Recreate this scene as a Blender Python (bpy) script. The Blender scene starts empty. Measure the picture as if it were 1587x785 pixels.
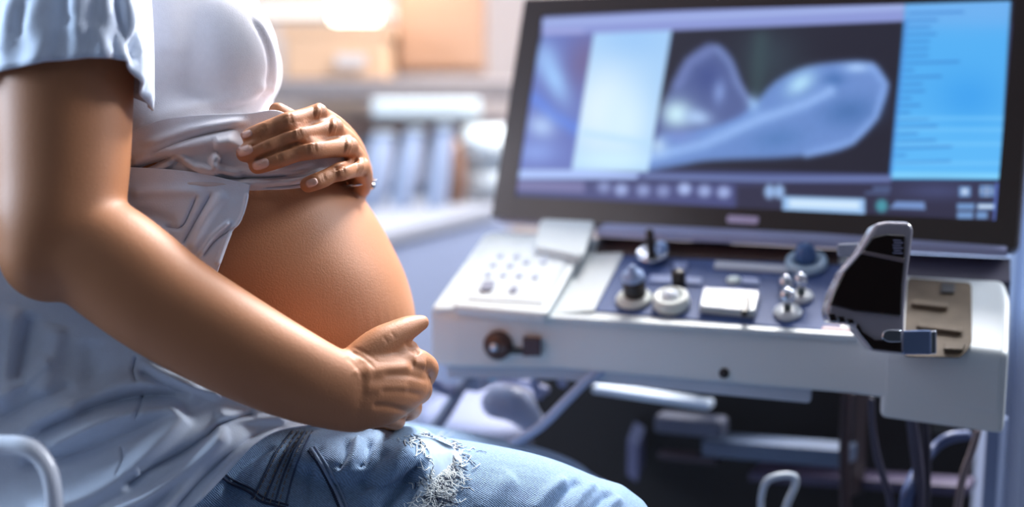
import bpy, bmesh, math, random
import numpy as np
from mathutils import Vector, Matrix, noise
from mathutils.bvhtree import BVHTree
random.seed(7)
C = bpy.context.scene.collection
S = bpy.context.scene
# ------------------------------------------------------------------ camera, exposure
W, H, F = 1587.0, 785.0, 1800.0
PITCH = math.radians(8.45)
CAM = Vector((0, 0, 0.95))
FW = Vector((0, math.cos(PITCH), -math.sin(PITCH)))
DN = Vector((0, -math.sin(PITCH), -math.cos(PITCH)))
RT = Vector((1, 0, 0))
cd = bpy.data.cameras.new('camera'); cam = bpy.data.objects.new('camera', cd); C.objects.link(cam)
cam.location = CAM; cam.rotation_euler = (math.pi/2 - PITCH, 0, 0)
cd.sensor_width = 36; cd.lens = F*36/W; cd.clip_start = 0.02
cd.dof.use_dof = True; cd.dof.focus_distance = 0.89; cd.dof.aperture_fstop = 1.9
S.camera = cam
S.view_settings.view_transform = 'Standard'; S.view_settings.look = 'None'
S.view_settings.exposure = 0.0; S.view_settings.gamma = 1; S.view_settings.use_curve_mapping = False
w = bpy.data.worlds.new('world'); S.world = w; w.use_nodes = True
w.node_tree.nodes['Background'].inputs[0].default_value = (0.55, 0.72, 1.0, 1)
w.node_tree.nodes['Background'].inputs[1].default_value = 0.035

def area(name, loc, target, sx, sy, power, col):
    l = bpy.data.lights.new(name, 'AREA'); l.shape = 'RECTANGLE'; l.size = sx; l.size_y = sy
    l.energy = power; l.color = col
    o = bpy.data.objects.new(name, l); C.objects.link(o); o.location = loc
    o.rotation_euler = (Vector(target)-Vector(loc)).to_track_quat('-Z', 'Y').to_euler()
    return o
# ceiling lamp, side window and wall lamp; the other area lights are added
area('ceiling_lamp_light', (0.62, 2.30, 2.40), (-0.1, 0.95, 0.7), 0.9, 0.6, 205, (1.0, 0.97, 0.96))
area('right_fill_light', (1.9, 1.75, 2.1), (-0.15, 0.95, 0.85), 0.7, 0.7, 70, (0.92, 0.95, 1.0))  # added light without a window, brightens the right side of the belly
area('side_window_light', (-2.35, 1.0, 1.6), (-0.35, 0.85, 0.75), 1.0, 1.0, 105, (0.62, 0.79, 1.0))
area('rear_fill_light', (-1.3, -1.7, 2.1), (0, 1.0, 0.7), 1.8, 1.0, 3.4, (0.82, 0.91, 1.0))  # added weak fill from behind the camera, no window stands there
area('wall_lamp_light', (-0.36, 2.80, 1.42), (-0.25, 3.4, 1.10), 0.4, 0.3, 6.5, (1.0, 0.80, 0.60))

# ------------------------------------------------------------------ helpers
def P(px, py, D):
    px, py, D = float(px), float(py), float(D)
    return CAM + D*((px-W/2)/F*RT + (py-H/2)/F*DN + FW)
def proj(v):
    d = Vector(v)-CAM; D = d.dot(FW)
    return d.dot(RT)/D*F+W/2, d.dot(DN)/D*F+H/2, D
def lin(c): return tuple((x/12.92 if x <= .04045 else ((x+.055)/1.055)**2.4) for x in [y/255 for y in c])
def mat(name, col, rough=.5, metal=0, emis=None, es=1, bump=None, sss=0, var=None, coat=0, spec=.5, sheen=0, trans=0):
    m = bpy.data.materials.new(name); m.use_nodes = True; nt = m.node_tree; b = nt.nodes['Principled BSDF']
    c = lin(col); b.inputs['Base Color'].default_value = (*c, 1)
    b.inputs['Roughness'].default_value = rough; b.inputs['Metallic'].default_value = metal
    b.inputs['Specular IOR Level'].default_value = spec
    b.inputs['Coat Weight'].default_value = coat
    b.inputs['Sheen Weight'].default_value = sheen
    b.inputs['Transmission Weight'].default_value = trans
    if sss:
        b.inputs['Subsurface Weight'].default_value = sss
        b.inputs['Subsurface Radius'].default_value = (1, .35, .18); b.inputs['Subsurface Scale'].default_value = .008
    if emis: b.inputs['Emission Color'].default_value = (*lin(emis), 1); b.inputs['Emission Strength'].default_value = es
    tc = nt.nodes.new('ShaderNodeTexCoord')
    n = nt.nodes.new('ShaderNodeTexNoise'); n.inputs['Scale'].default_value = (var or (30, .06))[0]; n.inputs['Detail'].default_value = 5
    nt.links.new(tc.outputs['Object'], n.inputs['Vector'])
    r = nt.nodes.new('ShaderNodeMix'); r.data_type = 'RGBA'
    a = (var or (30, .06))[1]
    r.inputs['A'].default_value = (*[max(0, x*(1-a)) for x in c], 1); r.inputs['B'].default_value = (*[min(1, x*(1+a)) for x in c], 1)
    nt.links.new(n.outputs['Fac'], r.inputs['Factor']); nt.links.new(r.outputs['Result'], b.inputs['Base Color'])
    if bump:
        n2 = nt.nodes.new('ShaderNodeTexNoise'); n2.inputs['Scale'].default_value = bump[0]; n2.inputs['Detail'].default_value = 6
        nt.links.new(tc.outputs['Object'], n2.inputs['Vector'])
        bp = nt.nodes.new('ShaderNodeBump'); bp.inputs['Strength'].default_value = bump[1]; bp.inputs['Distance'].default_value = bump[2]
        nt.links.new(n2.outputs['Fac'], bp.inputs['Height']); nt.links.new(bp.outputs['Normal'], b.inputs['Normal'])
    return m
def fin(name, verts, faces, m, parent=None, smooth=True, mods=None):
    me = bpy.data.meshes.new(name); me.from_pydata([tuple(v) for v in verts], [], faces); me.update()
    bm = bmesh.new(); bm.from_mesh(me); bmesh.ops.recalc_face_normals(bm, faces=bm.faces); bm.to_mesh(me); bm.free()
    return link(name, me, m, parent, smooth)
def link(name, me, m, parent=None, smooth=True):
    for mm in (m if isinstance(m, (list, tuple)) else [m]): me.materials.append(mm)
    if smooth: me.polygons.foreach_set('use_smooth', [True]*len(me.polygons))
    o = bpy.data.objects.new(name, me); C.objects.link(o)
    if parent:
        o.parent = parent; o.matrix_parent_inverse = parent.matrix_world.inverted()
    return o
def bevel(o, wd=.003, seg=3):
    b = o.modifiers.new('bevel', 'BEVEL'); b.width = wd; b.segments = seg; b.limit_method = 'ANGLE'; b.angle_limit = .6
    b.harden_normals = False
    return o
def thing(name, loc, label, cat, group=None):
    o = bpy.data.objects.new(name, None); C.objects.link(o); o.location = loc
    o.empty_display_size = .05; o['label'] = label; o['category'] = cat
    if group: o['group'] = group
    bpy.context.view_layer.update(); return o
def tag(o, label, cat, group=None):
    o['label'] = label; o['category'] = cat
    if group: o['group'] = group
    return o
def cr(pts, n):
    """catmull-rom through rows of a numpy array"""
    p = np.array(pts, float)
    if len(p) < 3:
        t = np.linspace(0, 1, n+1)[:, None]; return p[0]*(1-t)+p[-1]*t
    q = np.vstack([2*p[0]-p[1], p, 2*p[-1]-p[-2]]); out = []
    for i in range(1, len(q)-2):
        for k in range(n):
            t = k/n; a, b, c, d = q[i-1], q[i], q[i+1], q[i+2]
            out.append(.5*((2*b)+(-a+c)*t+(2*a-5*b+4*c-d)*t*t+(-a+3*b-3*c+d)*t**3))
    out.append(p[-1]); return np.array(out)
def ringmesh(rings, caps=True):
    n = len(rings[0]); V = [v for r in rings for v in r]; Fc = []
    for i in range(len(rings)-1):
        for j in range(n):
            Fc.append((i*n+j, i*n+(j+1) % n, (i+1)*n+(j+1) % n, (i+1)*n+j))
    if caps: Fc.append(tuple(range(n-1, -1, -1))); Fc.append(tuple((len(rings)-1)*n+j for j in range(n)))
    return V, Fc
def tube(pts, seg=20, sub=6, caps=True, up=None):
    """pts: rows (x,y,z,ra,rb): ra across the view, rb along it"""
    a = cr([list(p) if len(p) == 5 else list(p)+[p[3]] for p in pts], sub)
    L = len(a); T = [Vector(a[min(i+1, L-1)][:3]-a[max(i-1, 0)][:3]).normalized() for i in range(L)]
    rows = []
    if caps:
        for ang in (80, 60, 40, 20):
            s, c = math.sin(math.radians(ang)), math.cos(math.radians(ang))
            r = a[0].copy(); r[:3] -= np.array(T[0])*min(a[0][3], a[0][4])*s; r[3:] *= c; rows.append((r, T[0]))
    rows += [(a[i], T[i]) for i in range(L)]
    if caps:
        for ang in (20, 40, 60, 80):
            s, c = math.sin(math.radians(ang)), math.cos(math.radians(ang))
            r = a[-1].copy(); r[:3] += np.array(T[-1])*min(a[-1][3], a[-1][4])*s; r[3:] *= c; rows.append((r, T[-1]))
    rings = []; upv = Vector(up) if up else FW
    n1 = None
    for r, t in rows:
        x = t.cross(upv)
        if x.length < .25 and n1 is not None: x = n1 - t*n1.dot(t)
        x.normalize(); n1 = x; y = t.cross(x).normalized(); c = Vector(r[:3])
        rings.append([c+x*r[3]*math.cos(q)+y*r[4]*math.sin(q) for q in [2*math.pi*j/seg for j in range(seg)]])
    return ringmesh(rings, True)
def ptube(rows, **k):
    """rows: (px,py,D,r_px[,r_depth_m])"""
    o = []
    for r in rows:
        p = P(*r[:3]); ra = r[3]*r[2]/F; o.append((*p, ra, r[4] if len(r) > 4 else ra))
    return tube(o, **k)
def merge(ms):
    V = []; Fc = []
    for v, f in ms:
        b = len(V); V += list(v); Fc += [tuple(i+b for i in g) for g in f]
    return V, Fc
def remesh(parts, vox, smooth_it=6, fac=.5):
    V, Fc = merge(parts); me = bpy.data.meshes.new('tmp'); me.from_pydata([tuple(v) for v in V], [], Fc); me.update()
    bm = bmesh.new(); bm.from_mesh(me); bmesh.ops.recalc_face_normals(bm, faces=bm.faces); bm.to_mesh(me); bm.free()
    o = bpy.data.objects.new('tmp', me); C.objects.link(o)
    r = o.modifiers.new('r', 'REMESH'); r.mode = 'VOXEL'; r.voxel_size = vox
    s = o.modifiers.new('s', 'SMOOTH'); s.iterations = smooth_it; s.factor = fac
    dg = bpy.context.evaluated_depsgraph_get(); out = bpy.data.meshes.new_from_object(o.evaluated_get(dg))
    bpy.data.objects.remove(o); return out
def relax(me, weight, it):
    """even out the surface where weight is high"""
    n = len(me.vertices); co = np.empty(n*3); me.vertices.foreach_get('co', co); co = co.reshape(-1, 3)
    e = np.empty(len(me.edges)*2, int); me.edges.foreach_get('vertices', e); e = e.reshape(-1, 2)
    c = co-np.array(CAM); D = c@np.array(FW); X = c@np.array(RT)/D*F+W/2; Y = c@np.array(DN)/D*F+H/2
    wt = weight(X, Y, D)[:, None]; deg = np.bincount(e.ravel(), minlength=n)[:, None].clip(1)
    for k in range(it):
        acc = np.stack([np.bincount(e[:, 0], co[e[:, 1], i], n)+np.bincount(e[:, 1], co[e[:, 0], i], n) for i in range(3)], 1)/deg
        f = .5 if k < it*.6 else (.6 if k % 2 == 0 else -.61)
        co += (acc-co)*wt*f
    me.vertices.foreach_set('co', co.ravel()); me.update()
def bvh_of(me): return BVHTree.FromPolygons([v.co.copy() for v in me.vertices], [tuple(p.vertices) for p in me.polygons])
def hit(bvh, px, py, default=None):
    d = (P(px, py, 1)-CAM).normalized(); r = bvh.ray_cast(CAM, d)
    if r[0] is None: return default
    return (r[0]-CAM).dot(FW)
def segdist(X, Y, poly):
    """distance in px and parameter 0..1 of points to a polyline"""
    best = np.full(X.shape, 1e9); par = np.zeros(X.shape); side = np.zeros(X.shape); n = len(poly)-1
    for i in range(n):
        ax, ay = poly[i]; bx, by = poly[i+1]; dx, dy = bx-ax, by-ay
        t = np.clip(((X-ax)*dx+(Y-ay)*dy)/(dx*dx+dy*dy), 0, 1)
        ex, ey = X-ax-t*dx, Y-ay-t*dy; d = np.hypot(ex, ey); m = d < best
        best = np.where(m, d, best); par = np.where(m, (i+t)/n, par); side = np.where(m, np.sign(dx*ey-dy*ex), side)
    return best, par, side
def folds(X, Y, fl):
    """sum of ridges (m, towards the viewer); each (polyline, width px, height m[, end taper])"""
    h = np.zeros(X.shape)
    for f in fl:
        poly = cr([list(p) for p in f[0]], 5); d, t, s = segdist(X, Y, poly)
        e0, e1 = (f[3] if len(f) > 3 else (.15, .15))
        tap = np.clip(t/max(e0, 1e-3), 0, 1)*np.clip((1-t)/max(e1, 1e-3), 0, 1); tap = tap*tap*(3-2*tap)
        h += f[2]*tap*np.exp(-(d/f[1])**2)
    return h
def displace(me, fl, maxpix=None):
    """push the viewer's side of a garment or skin along its normal by folds"""
    n = len(me.vertices); co = np.empty(n*3); me.vertices.foreach_get('co', co); co = co.reshape(-1, 3)
    no = np.empty(n*3); me.vertex_normals.foreach_get('vector', no); no = no.reshape(-1, 3)
    c = co-np.array(CAM); D = c@np.array(FW); X = c@np.array(RT)/D*F+W/2; Y = c@np.array(DN)/D*F+H/2
    facing = np.clip(-(no*c).sum(1)/np.linalg.norm(c, axis=1)*3+.6, 0, 1)
    h = folds(X, Y, fl)*facing; co += no*h[:, None]
    me.vertices.foreach_set('co', co.ravel()); me.update()
def coons(top, bottom, left, right, nu, nv):
    T, B, L, R = [cr([list(p) for p in q], 12) for q in (top, bottom, left, right)]
    def samp(a, n):
        s = np.concatenate([[0], np.cumsum(np.hypot(*np.diff(a, axis=0).T))]); s /= s[-1]; u = np.linspace(0, 1, n)
        return np.array([[np.interp(x, s, a[:, 0]), np.interp(x, s, a[:, 1])] for x in u])
    T, B, L, R = samp(T, nu), samp(B, nu), samp(L, nv), samp(R, nv)
    u = np.linspace(0, 1, nu)[None, :, None]; v = np.linspace(0, 1, nv)[:, None, None]
    G = (1-v)*T[None]+v*B[None]+(1-u)*L[:, None]+u*R[:, None]-((1-u)*(1-v)*T[0]+u*(1-v)*T[-1]+(1-u)*v*B[0]+u*v*B[-1])
    return G
def idw(X, Y, ctl):
    n = np.zeros(X.shape); d = np.zeros(X.shape)
    for x, y, z in ctl:
        w_ = 1/((X-x)**2+(Y-y)**2+900)**1.5; n += w_*z; d += w_
    return n/d
def sheet(name, G, ctl, fl, m, parent, bvhs=(), gap=.004, thick=.0016, curl=0):
    X, Y = G[..., 0], G[..., 1]; D = idw(X, Y, ctl)
    for b in bvhs:
        for i in range(X.shape[0]):
            for j in range(X.shape[1]):
                h = hit(b, X[i, j], Y[i, j])
                if h is not None: D[i, j] = min(D[i, j], h-gap)
    lim = D.copy()
    for _ in range(160):
        D2 = D.copy(); D2[1:-1, 1:-1] = (D[1:-1, 1:-1]*2+D[:-2, 1:-1]+D[2:, 1:-1]+D[1:-1, :-2]+D[1:-1, 2:])/6
        D2[0] = (D2[0]+D2[1])/2; D2[-1] = (D2[-1]+D2[-2])/2; D2[:, 0] = (D2[:, 0]+D2[:, 1])/2; D2[:, -1] = (D2[:, -1]+D2[:, -2])/2
        D = np.minimum(D2, lim+.0015)
    D = D-folds(X, Y, fl)
    nv, nu = X.shape; V = [P(X[i, j], Y[i, j], D[i, j]) for i in range(nv) for j in range(nu)]
    Fc = [(i*nu+j, i*nu+j+1, (i+1)*nu+j+1, (i+1)*nu+j) for i in range(nv-1) for j in range(nu-1)]
    o = fin(name, V, Fc, m, parent)
    s = o.modifiers.new('solid', 'SOLIDIFY'); s.thickness = thick; s.offset = 0
    return o
def box(c, sx, sy, sz, M=None):
    V = [Vector((x*sx/2, y*sy/2, z*sz/2)) for x in (-1, 1) for y in (-1, 1) for z in (-1, 1)]
    if M: V = [M @ v for v in V]
    V = [v+Vector(c) for v in V]
    return V, [(0, 1, 3, 2), (4, 6, 7, 5), (0, 4, 5, 1), (2, 3, 7, 6), (0, 2, 6, 4), (1, 5, 7, 3)]
def extr(pts, off):
    n = len(pts); V = [Vector(p) for p in pts]+[Vector(p)+Vector(off) for p in pts]
    return V, [tuple(range(n)), tuple(range(2*n-1, n-1, -1))]+[(i, (i+1) % n, n+(i+1) % n, n+i) for i in range(n)]
def lathe(c, axis, prof, seg=28):
    """prof: (r, h) along axis"""
    z = Vector(axis).normalized(); x = z.orthogonal().normalized(); y = z.cross(x)
    rings = [[Vector(c)+z*h+(x*math.cos(2*math.pi*j/seg)+y*math.sin(2*math.pi*j/seg))*max(r, 1e-4) for j in range(seg)] for r, h in prof]
    return ringmesh(rings)

# ------------------------------------------------------------------ materials
SKIN = mat('skin', (178, 121, 84), .5, sss=.03, bump=(700, .3, .0008), var=(9, .10), spec=.35)
NAIL = mat('nail', (226, 178, 160), .22, sss=.1, var=(60, .05), coat=.4)
SHIRT = mat('shirt_cotton', (214, 226, 244), .85, bump=(900, .3, .0006), var=(160, .05), sheen=.3)
TANK = mat('tank_cotton', (206, 204, 210), .85, bump=(1100, .35, .0006), var=(220, .05), sheen=.3)
WHITE = mat('machine_white', (204, 211, 213), .38, var=(8, .03))
WHITE2 = mat('keypad_white', (200, 208, 210), .4, var=(8, .03))
DARK = mat('dark_plastic', (34, 24, 20), .4, var=(10, .15))
DARKG = mat('dark_glossy', (30, 17, 13), .12, var=(20, .2), coat=.6)
BEZEL = mat('bezel', (58, 42, 38), .35, var=(6, .2))
BLUEP = mat('blue_panel', (52, 76, 128), .6, var=(12, .05))
CHROME = mat('chrome', (200, 205, 215), .22, metal=1)
BEIGE = mat('recess_beige', (98, 86, 72), .6, var=(45, .45), spec=.2)
LAV = mat('lavender_plastic', (146, 150, 182), .45)
GREY = mat('grey_plastic', (120, 130, 150), .5)
KEY = mat('key_grey', (128, 132, 150), .5)
BLUEK = mat('blue_knob', (60, 92, 140), .35)
CABLE = mat('cable_grey', (176, 190, 222), .4)
CABLED = mat('cable_dark', (70, 66, 84), .45)

# ------------------------------------------------------------------ setting
def struct(o): o['kind'] = 'structure'; return o
FLOORM = mat('floor_vinyl', (86, 92, 108), .35, var=(4, .08))
WALLM = mat('wall_paint', (170, 160, 158), .9, var=(3, .03))
WALLC = mat('wall_paint_cool', (196, 204, 232), .9, var=(3, .03))
WALLG = mat('wall_paint_grey', (128, 130, 140), .9, var=(3, .03))
CEIL = mat('ceiling_paint', (150, 150, 152), .9)
XL, XR, YB, YF, ZC = -2.6, 2.2, 3.45, -2.2, 2.6
struct(fin('floor', *box(((XL+XR)/2, (YB+YF)/2, -.05), XR-XL+.2, YB-YF+.2, .1), FLOORM, smooth=False))
struct(fin('ceiling', *box(((XL+XR)/2, (YB+YF)/2, ZC+.05), XR-XL+.2, YB-YF+.2, .1), CEIL, smooth=False))
struct(fin('wall_back', *box(((XL+XR)/2, YB+.05, ZC/2), XR-XL, .1, ZC), WALLM, smooth=False))
struct(fin('wall_left', *box((XL-.05, (YB+YF)/2, ZC/2), .1, YB-YF, ZC), WALLG, smooth=False))
struct(fin('wall_right', *box((XR+.05, (YB+YF)/2, ZC/2), .1, YB-YF, ZC), WALLG, smooth=False))

# ------------------------------------------------------------------ background furniture
def bbox_px(x0, y0, x1, y1, D, depth):
    """a real box standing at distance D whose front shows between the given bounds"""
    a = P(x0, y1, D); b = P(x1, y0, D); z0 = min(a.z, b.z)
    cy = (a.y+b.y)/2
    return box(((a.x+b.x)/2, cy+depth/2, (a.z+b.z)/2), abs(b.x-a.x), depth, abs(b.z-a.z))
struct(fin('window_1', *bbox_px(330, -330, 604, 18, 3.40, .02), mat('daylit_pane', (255, 250, 240), .4, emis=(255, 246, 236), es=1.6), smooth=False))
struct(fin('trim_1', *merge([bbox_px(322, 16, 612, 26, 3.36, .06), bbox_px(604, -330, 613, 26, 3.36, .06), bbox_px(462, -330, 468, 18, 3.37, .04)]), mat('window_frame', (236, 232, 228), .5), smooth=False))
# wall lamp
t = thing('wall_lamp', P(547, 0, 3.05), 'square glowing warm wall lamp above the desk at the back', 'lamp')
fin('lamp_shade', *bbox_px(512, -60, 580, 32, 3.05, .10), mat('lamp_glow', (255, 240, 215), .5, emis=(255, 244, 225), es=9), t)
fin('wall_bracket', *bbox_px(530, -40, 562, 16, 3.10, .14), WHITE, t)
# cabinet on the back wall
TAN = mat('tan_wood', (142, 112, 92), .5, var=(5, .12)); TAN2 = mat('orange_wood', (180, 148, 120), .5, var=(5, .1))
t = thing('wall_cabinet', P(680, 112, 2.9), 'tan wooden cabinet on the back wall, left of the monitor', 'cabinet')
bevel(fin('body', *bbox_px(612, -160, 752, 114, 2.9, .22), TAN, t, False), .008)
bevel(fin('door', *bbox_px(618, -150, 746, 106, 2.885, .02), TAN, t, False), .006)
t = thing('storage_box', P(520, 115, 2.75), 'large pale orange box standing on the back counter under the glowing lamp', 'box')
bevel(fin('body', *bbox_px(440, 52, 598, 124, 2.75, .25), TAN2, t, False), .01)
fin('lid', *bbox_px(434, 38, 604, 56, 2.74, .28), TAN2, t, False)
fin('label_card', *bbox_px(520, 84, 566, 104, 2.735, .012), mat('card', (170, 164, 162), .7), t, False)
# counter
GB = mat('counter_top', (128, 118, 116), .5, var=(6, .05)); GB2 = mat('counter_front', (150, 140, 142), .6, var=(6, .05))
a = P(300, 125, 2.6); b = P(800, 150, 2.6)
t = thing('back_counter', ((a.x+b.x)/2, a.y+.3, 0), 'long beige counter unit along the back wall', 'counter')
bevel(fin('counter_top', *box(((a.x+b.x)/2, a.y+.33, a.z-.02), b.x-a.x, .7, .045), GB, t, False), .006)
zc = a.z
fin('front_panel', *box(((a.x+b.x)/2, a.y+.36, (zc-.05+zc-.32)/2+.0), b.x-a.x-.05, .60, .10), GB2, t, False)
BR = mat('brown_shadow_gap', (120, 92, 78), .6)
fin('lower_panel', *box(((a.x+b.x)/2, a.y+.50, (zc-.1)/2), b.x-a.x-.05, .30, zc-.1), mat('lower_front', (150, 138, 146), .6), t, False)
d0 = P(660, 168, 2.58)
bevel(fin('drawer', *box((d0.x, d0.y+.02, d0.z), .24, .05, .042), WHITE2, t, False), .006)
fin('drawer_shadow_strip', *box((d0.x-.03, d0.y+.03, d0.z-.045), .34, .05, .012), BR, t, False)  # brown strip standing in for the shadow line under the drawer
bag = mat('frosted_bag', (150, 160, 182), .5, var=(12, .1))
BOTS = [(574, 205, 300, 42, .03, 'wide frosted bag leaning right, leftmost of its row'), (622, 200, 306, 36, .03, 'tall leaning frosted bag in the middle of the row'), (675, 194, 306, 32, .02, 'upright frosted bag beside the brown bottle')]
sh = P(650, 318, 2.2)
t2 = thing('white_trolley', (sh.x, sh.y, 0), 'white topped trolley with blue grey panel between belly and machine', 'trolley')
# tray top slants away: a table whose front edge runs back to the right
A = P(585, 358, 2.0); B = P(770, 322, 2.45); Cc = P(790, 318, 2.9); Dd = P(560, 330, 2.7)
zt = (A.z+B.z)/2
tv = [Vector((p.x, p.y, zt)) for p in (A, B, Cc, Dd)]
bevel(fin('table_top', *extr(tv, (0, 0, -.028)), mat('trolley_white', (134, 137, 146), .35), t2, False), .004)
fv = [Vector((A.x+.0, A.y+.012, zt-.03)), Vector((B.x, B.y+.012, zt-.03)), Vector((Cc.x, Cc.y-.02, zt-.03)), Vector((Dd.x+.02, Dd.y-.02, zt-.03))]
bevel(fin('side_panel', *extr(fv, (0, 0, -(zt-.03-.08))), mat('trolley_bluegrey', (128, 138, 162), .6, var=(5, .05)), t2, False), .004)
for k in range(4):
    p = fv[k]*.9+sum(fv, Vector())/4*.1
    fin('caster', *lathe((p.x, p.y, .04), (1, 0, 0), [(0, -.012), (.035, -.012), (.04, -.006), (.04, .006), (.035, .012), (0, .012)]), DARK, t2)
for (x, y0, y1, wpx, lean, lab) in BOTS:
    D = 2.42; q = P(x, y1, D); r = wpx/2*D/F; top = P(x, y0, D).z; base = zt+.0005; h = top-base; rg = []
    for tt, sx, sy in ((0, .9, .9), (.04, 1, 1), (.35, 1.04, 1.1), (.7, .92, .8), (.9, .8, .3), (1, .84, .08)):
        rg.append([Vector((q.x+lean*tt+r*sx*math.copysign(abs(math.cos(k*.2618))**.7, math.cos(k*.2618)), q.y+r*.7*sy*math.sin(k*.2618), base+h*tt)) for k in range(24)])
    t = thing('storage_bag', (q.x, q.y, base), lab+', standing on the white trolley', 'bag', 'frosted bags on the trolley')
    fin('body', *ringmesh(rg), bag, t)
    fin('clip', *box((q.x+lean, q.y, base+h*1.0), r*1.5, .012, .008), WHITE2, t, False)
q = P(707, 300, 2.5)
tag(fin('bottle', *lathe((q.x, q.y, zt+.0005), (0, 0, 1), [(.016, 0), (.02, .01), (.02, .09), (.012, .11), (.012, .135)]), mat('brown_bottle', (120, 88, 70), .35)), 'slim dark brown bottle standing behind the frosted containers', 'bottle')
q = P(752, 300, 2.55)
t = thing('paper_roll_holder', (q.x, q.y, zt), 'white roll holder with rounded arms beside the left edge of the monitor', 'holder')
fin('post', *box((q.x, q.y+.02, zt+.08), .02, .02, .16), WHITE, t, False)
fin('roll', *lathe((q.x-.045, q.y, zt+.12), (1, 0, 0), [(.008, 0), (.045, .001), (.045, .09), (.008, .091)]), WHITE2, t)
fin('lower_roll', *lathe((q.x-.04, q.y-.005, zt+.045), (1, 0, 0), [(.01, 0), (.034, .001), (.034, .08), (.01, .081)]), WHITE, t)
# cabinet at the right edge of the picture
a = P(1553, 400, 1.62)
t = thing('tall_cabinet', (a.x+.3, a.y+.2, 0), 'tall pale blue cabinet at the right edge behind the machine', 'cabinet')
BLW = mat('pale_blue_paint', (206, 222, 255), .5, var=(4, .04))
bevel(fin('body', *box((a.x+.30, a.y+.25, 1.0), .58, .5, 2.0), BLW, t, False), .01)
bevel(fin('door', *box((a.x+.30, a.y-.012, 1.0), .54, .02, 1.9), BLW, t, False), .004)
fin('handle', *tube([(a.x+.5, a.y-.04, .9, .008), (a.x+.5, a.y-.04, 1.2, .008)], seg=10), CHROME, t)
# stool behind the machine
q = P(705, 640, 1.86)
t = thing('rolling_stool', (q.x, q.y, 0), 'low round grey stool with white legs, below the keypad end of the machine', 'stool')
sz = P(700, 625, 1.86).z
fin('seat', *lathe((q.x+.06, q.y, sz-.05), (0, 0, 1), [(.02, 0), (.105, .0), (.12, .015), (.12, .035), (.105, .05), (.02, .052)]), mat('stool_seat', (118, 124, 150), .6), t)
fin('column', *tube([(q.x+.06, q.y, .1, .02), (q.x+.06, q.y, sz-.04, .02)], seg=14), GREY, t)
for k in range(5):
    an = k*2*math.pi/5+.3
    fin('leg', *tube([(q.x+.06, q.y, .09, .018), (q.x+.06+.12*math.cos(an), q.y+.12*math.sin(an), .06, .012)], seg=10), WHITE, t)

# ------------------------------------------------------------------ ultrasound machine
MX = thing('ultrasound_machine', (0.30, 1.45, 0), 'white ultrasound machine with tilted control desk and large swivelled monitor', 'medical device')
def plane_frame(P0, u, v):
    u = u.normalized(); n = u.cross(v).normalized(); return P0, u, n.cross(u).normalized(), n
# control desk: front edge runs back to the left, top tilted towards its user
cy_, ct = math.radians(22), math.radians(24)
cu = Vector((math.cos(cy_), -math.sin(cy_), 0)); cvh = Vector((math.sin(cy_), math.cos(cy_), 0))
cv = cvh*math.cos(ct)+Vector((0, 0, math.sin(ct)))
CF = plane_frame(P(665, 480, 1.20), cu, cv)
def onplane(Fm, px, py, h=0):
    P0, u, v, n = Fm; o = P0+n*h; d = P(px, py, 1)-CAM; t = (o-CAM).dot(n)/d.dot(n); return CAM+d*t
def con(px, py, h=0): return onplane(CF, px, py, h)
N = CF[3]
if N.z < 0: N = -N; CF = (CF[0], CF[1], CF[2], N)
UP = Vector((0, 0, 1))
def cprism(name, pts, h0, h1, m, bev=.002, parent=MX, smooth=False):
    """outline on the desk plane (as seen), from height h0 to h1 above it"""
    base = [con(x, y, h1) for x, y in pts]
    o = fin(name, *extr(base, -N*(h1-h0)), m, parent, smooth)
    if bev: bevel(o, bev)
    return o
def rounded(pts, r, n=4):
    out = []; L = len(pts)
    for i in range(L):
        p = np.array(pts[i], float); a = np.array(pts[i-1], float); b = np.array(pts[(i+1) % L], float)
        da = (a-p); db = (b-p); la, lb = np.hypot(*da), np.hypot(*db); q = min(r, la*.45, lb*.45)
        s = p+da/la*q; e = p+db/lb*q
        for k in range(n+1):
            t = k/n; out.append(tuple((1-t)**2*s+2*t*(1-t)*p+t*t*e))
    return out
# desk body: top outline on the tilted plane, sides dropping straight down
top = rounded([(664, 482), (754, 356), (925, 366), (1290, 384), (1400, 424), (1556, 432), (1566, 462), (1563, 549), (1330, 521), (860, 489), (700, 489)], 14)
tw = [con(x, y) for x, y in top]
def desk_section(name, pts, drop, m, bev=.006): return bevel(fin(name, *extr(pts, (0, 0, -drop)), m, MX, False), bev, 4)
desk_section('desk_body', tw, .056, WHITE)
ew = [con(x, y, -.001) for x, y in rounded([(1376, 470), (1380, 426), (1556, 433), (1566, 462), (1563.5, 549.5), (1368, 528)], 10)]
desk_section('desk_end', ew, .072, WHITE)
# the lower apron under the desk
ap = [(690, 500), (760, 400), (1240, 420), (1262, 530), (860, 500)]
aw = [con(x, y, -.012)+Vector((0, 0, -.030)) for x, y in ap]
desk_section('desk_apron', aw, .030, mat('apron_grey', (176, 186, 200), .4), .004)
# inlaid control panel
cprism('control_panel', [(921, 481), (968, 390), (1312, 409), (1302, 513)], -.004, .0015, BLUEP, .001)
cprism('front_lip', [(846, 491), (850, 484), (1330, 514), (1332, 521)], -.002, .004, WHITE2, .0012)
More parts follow.
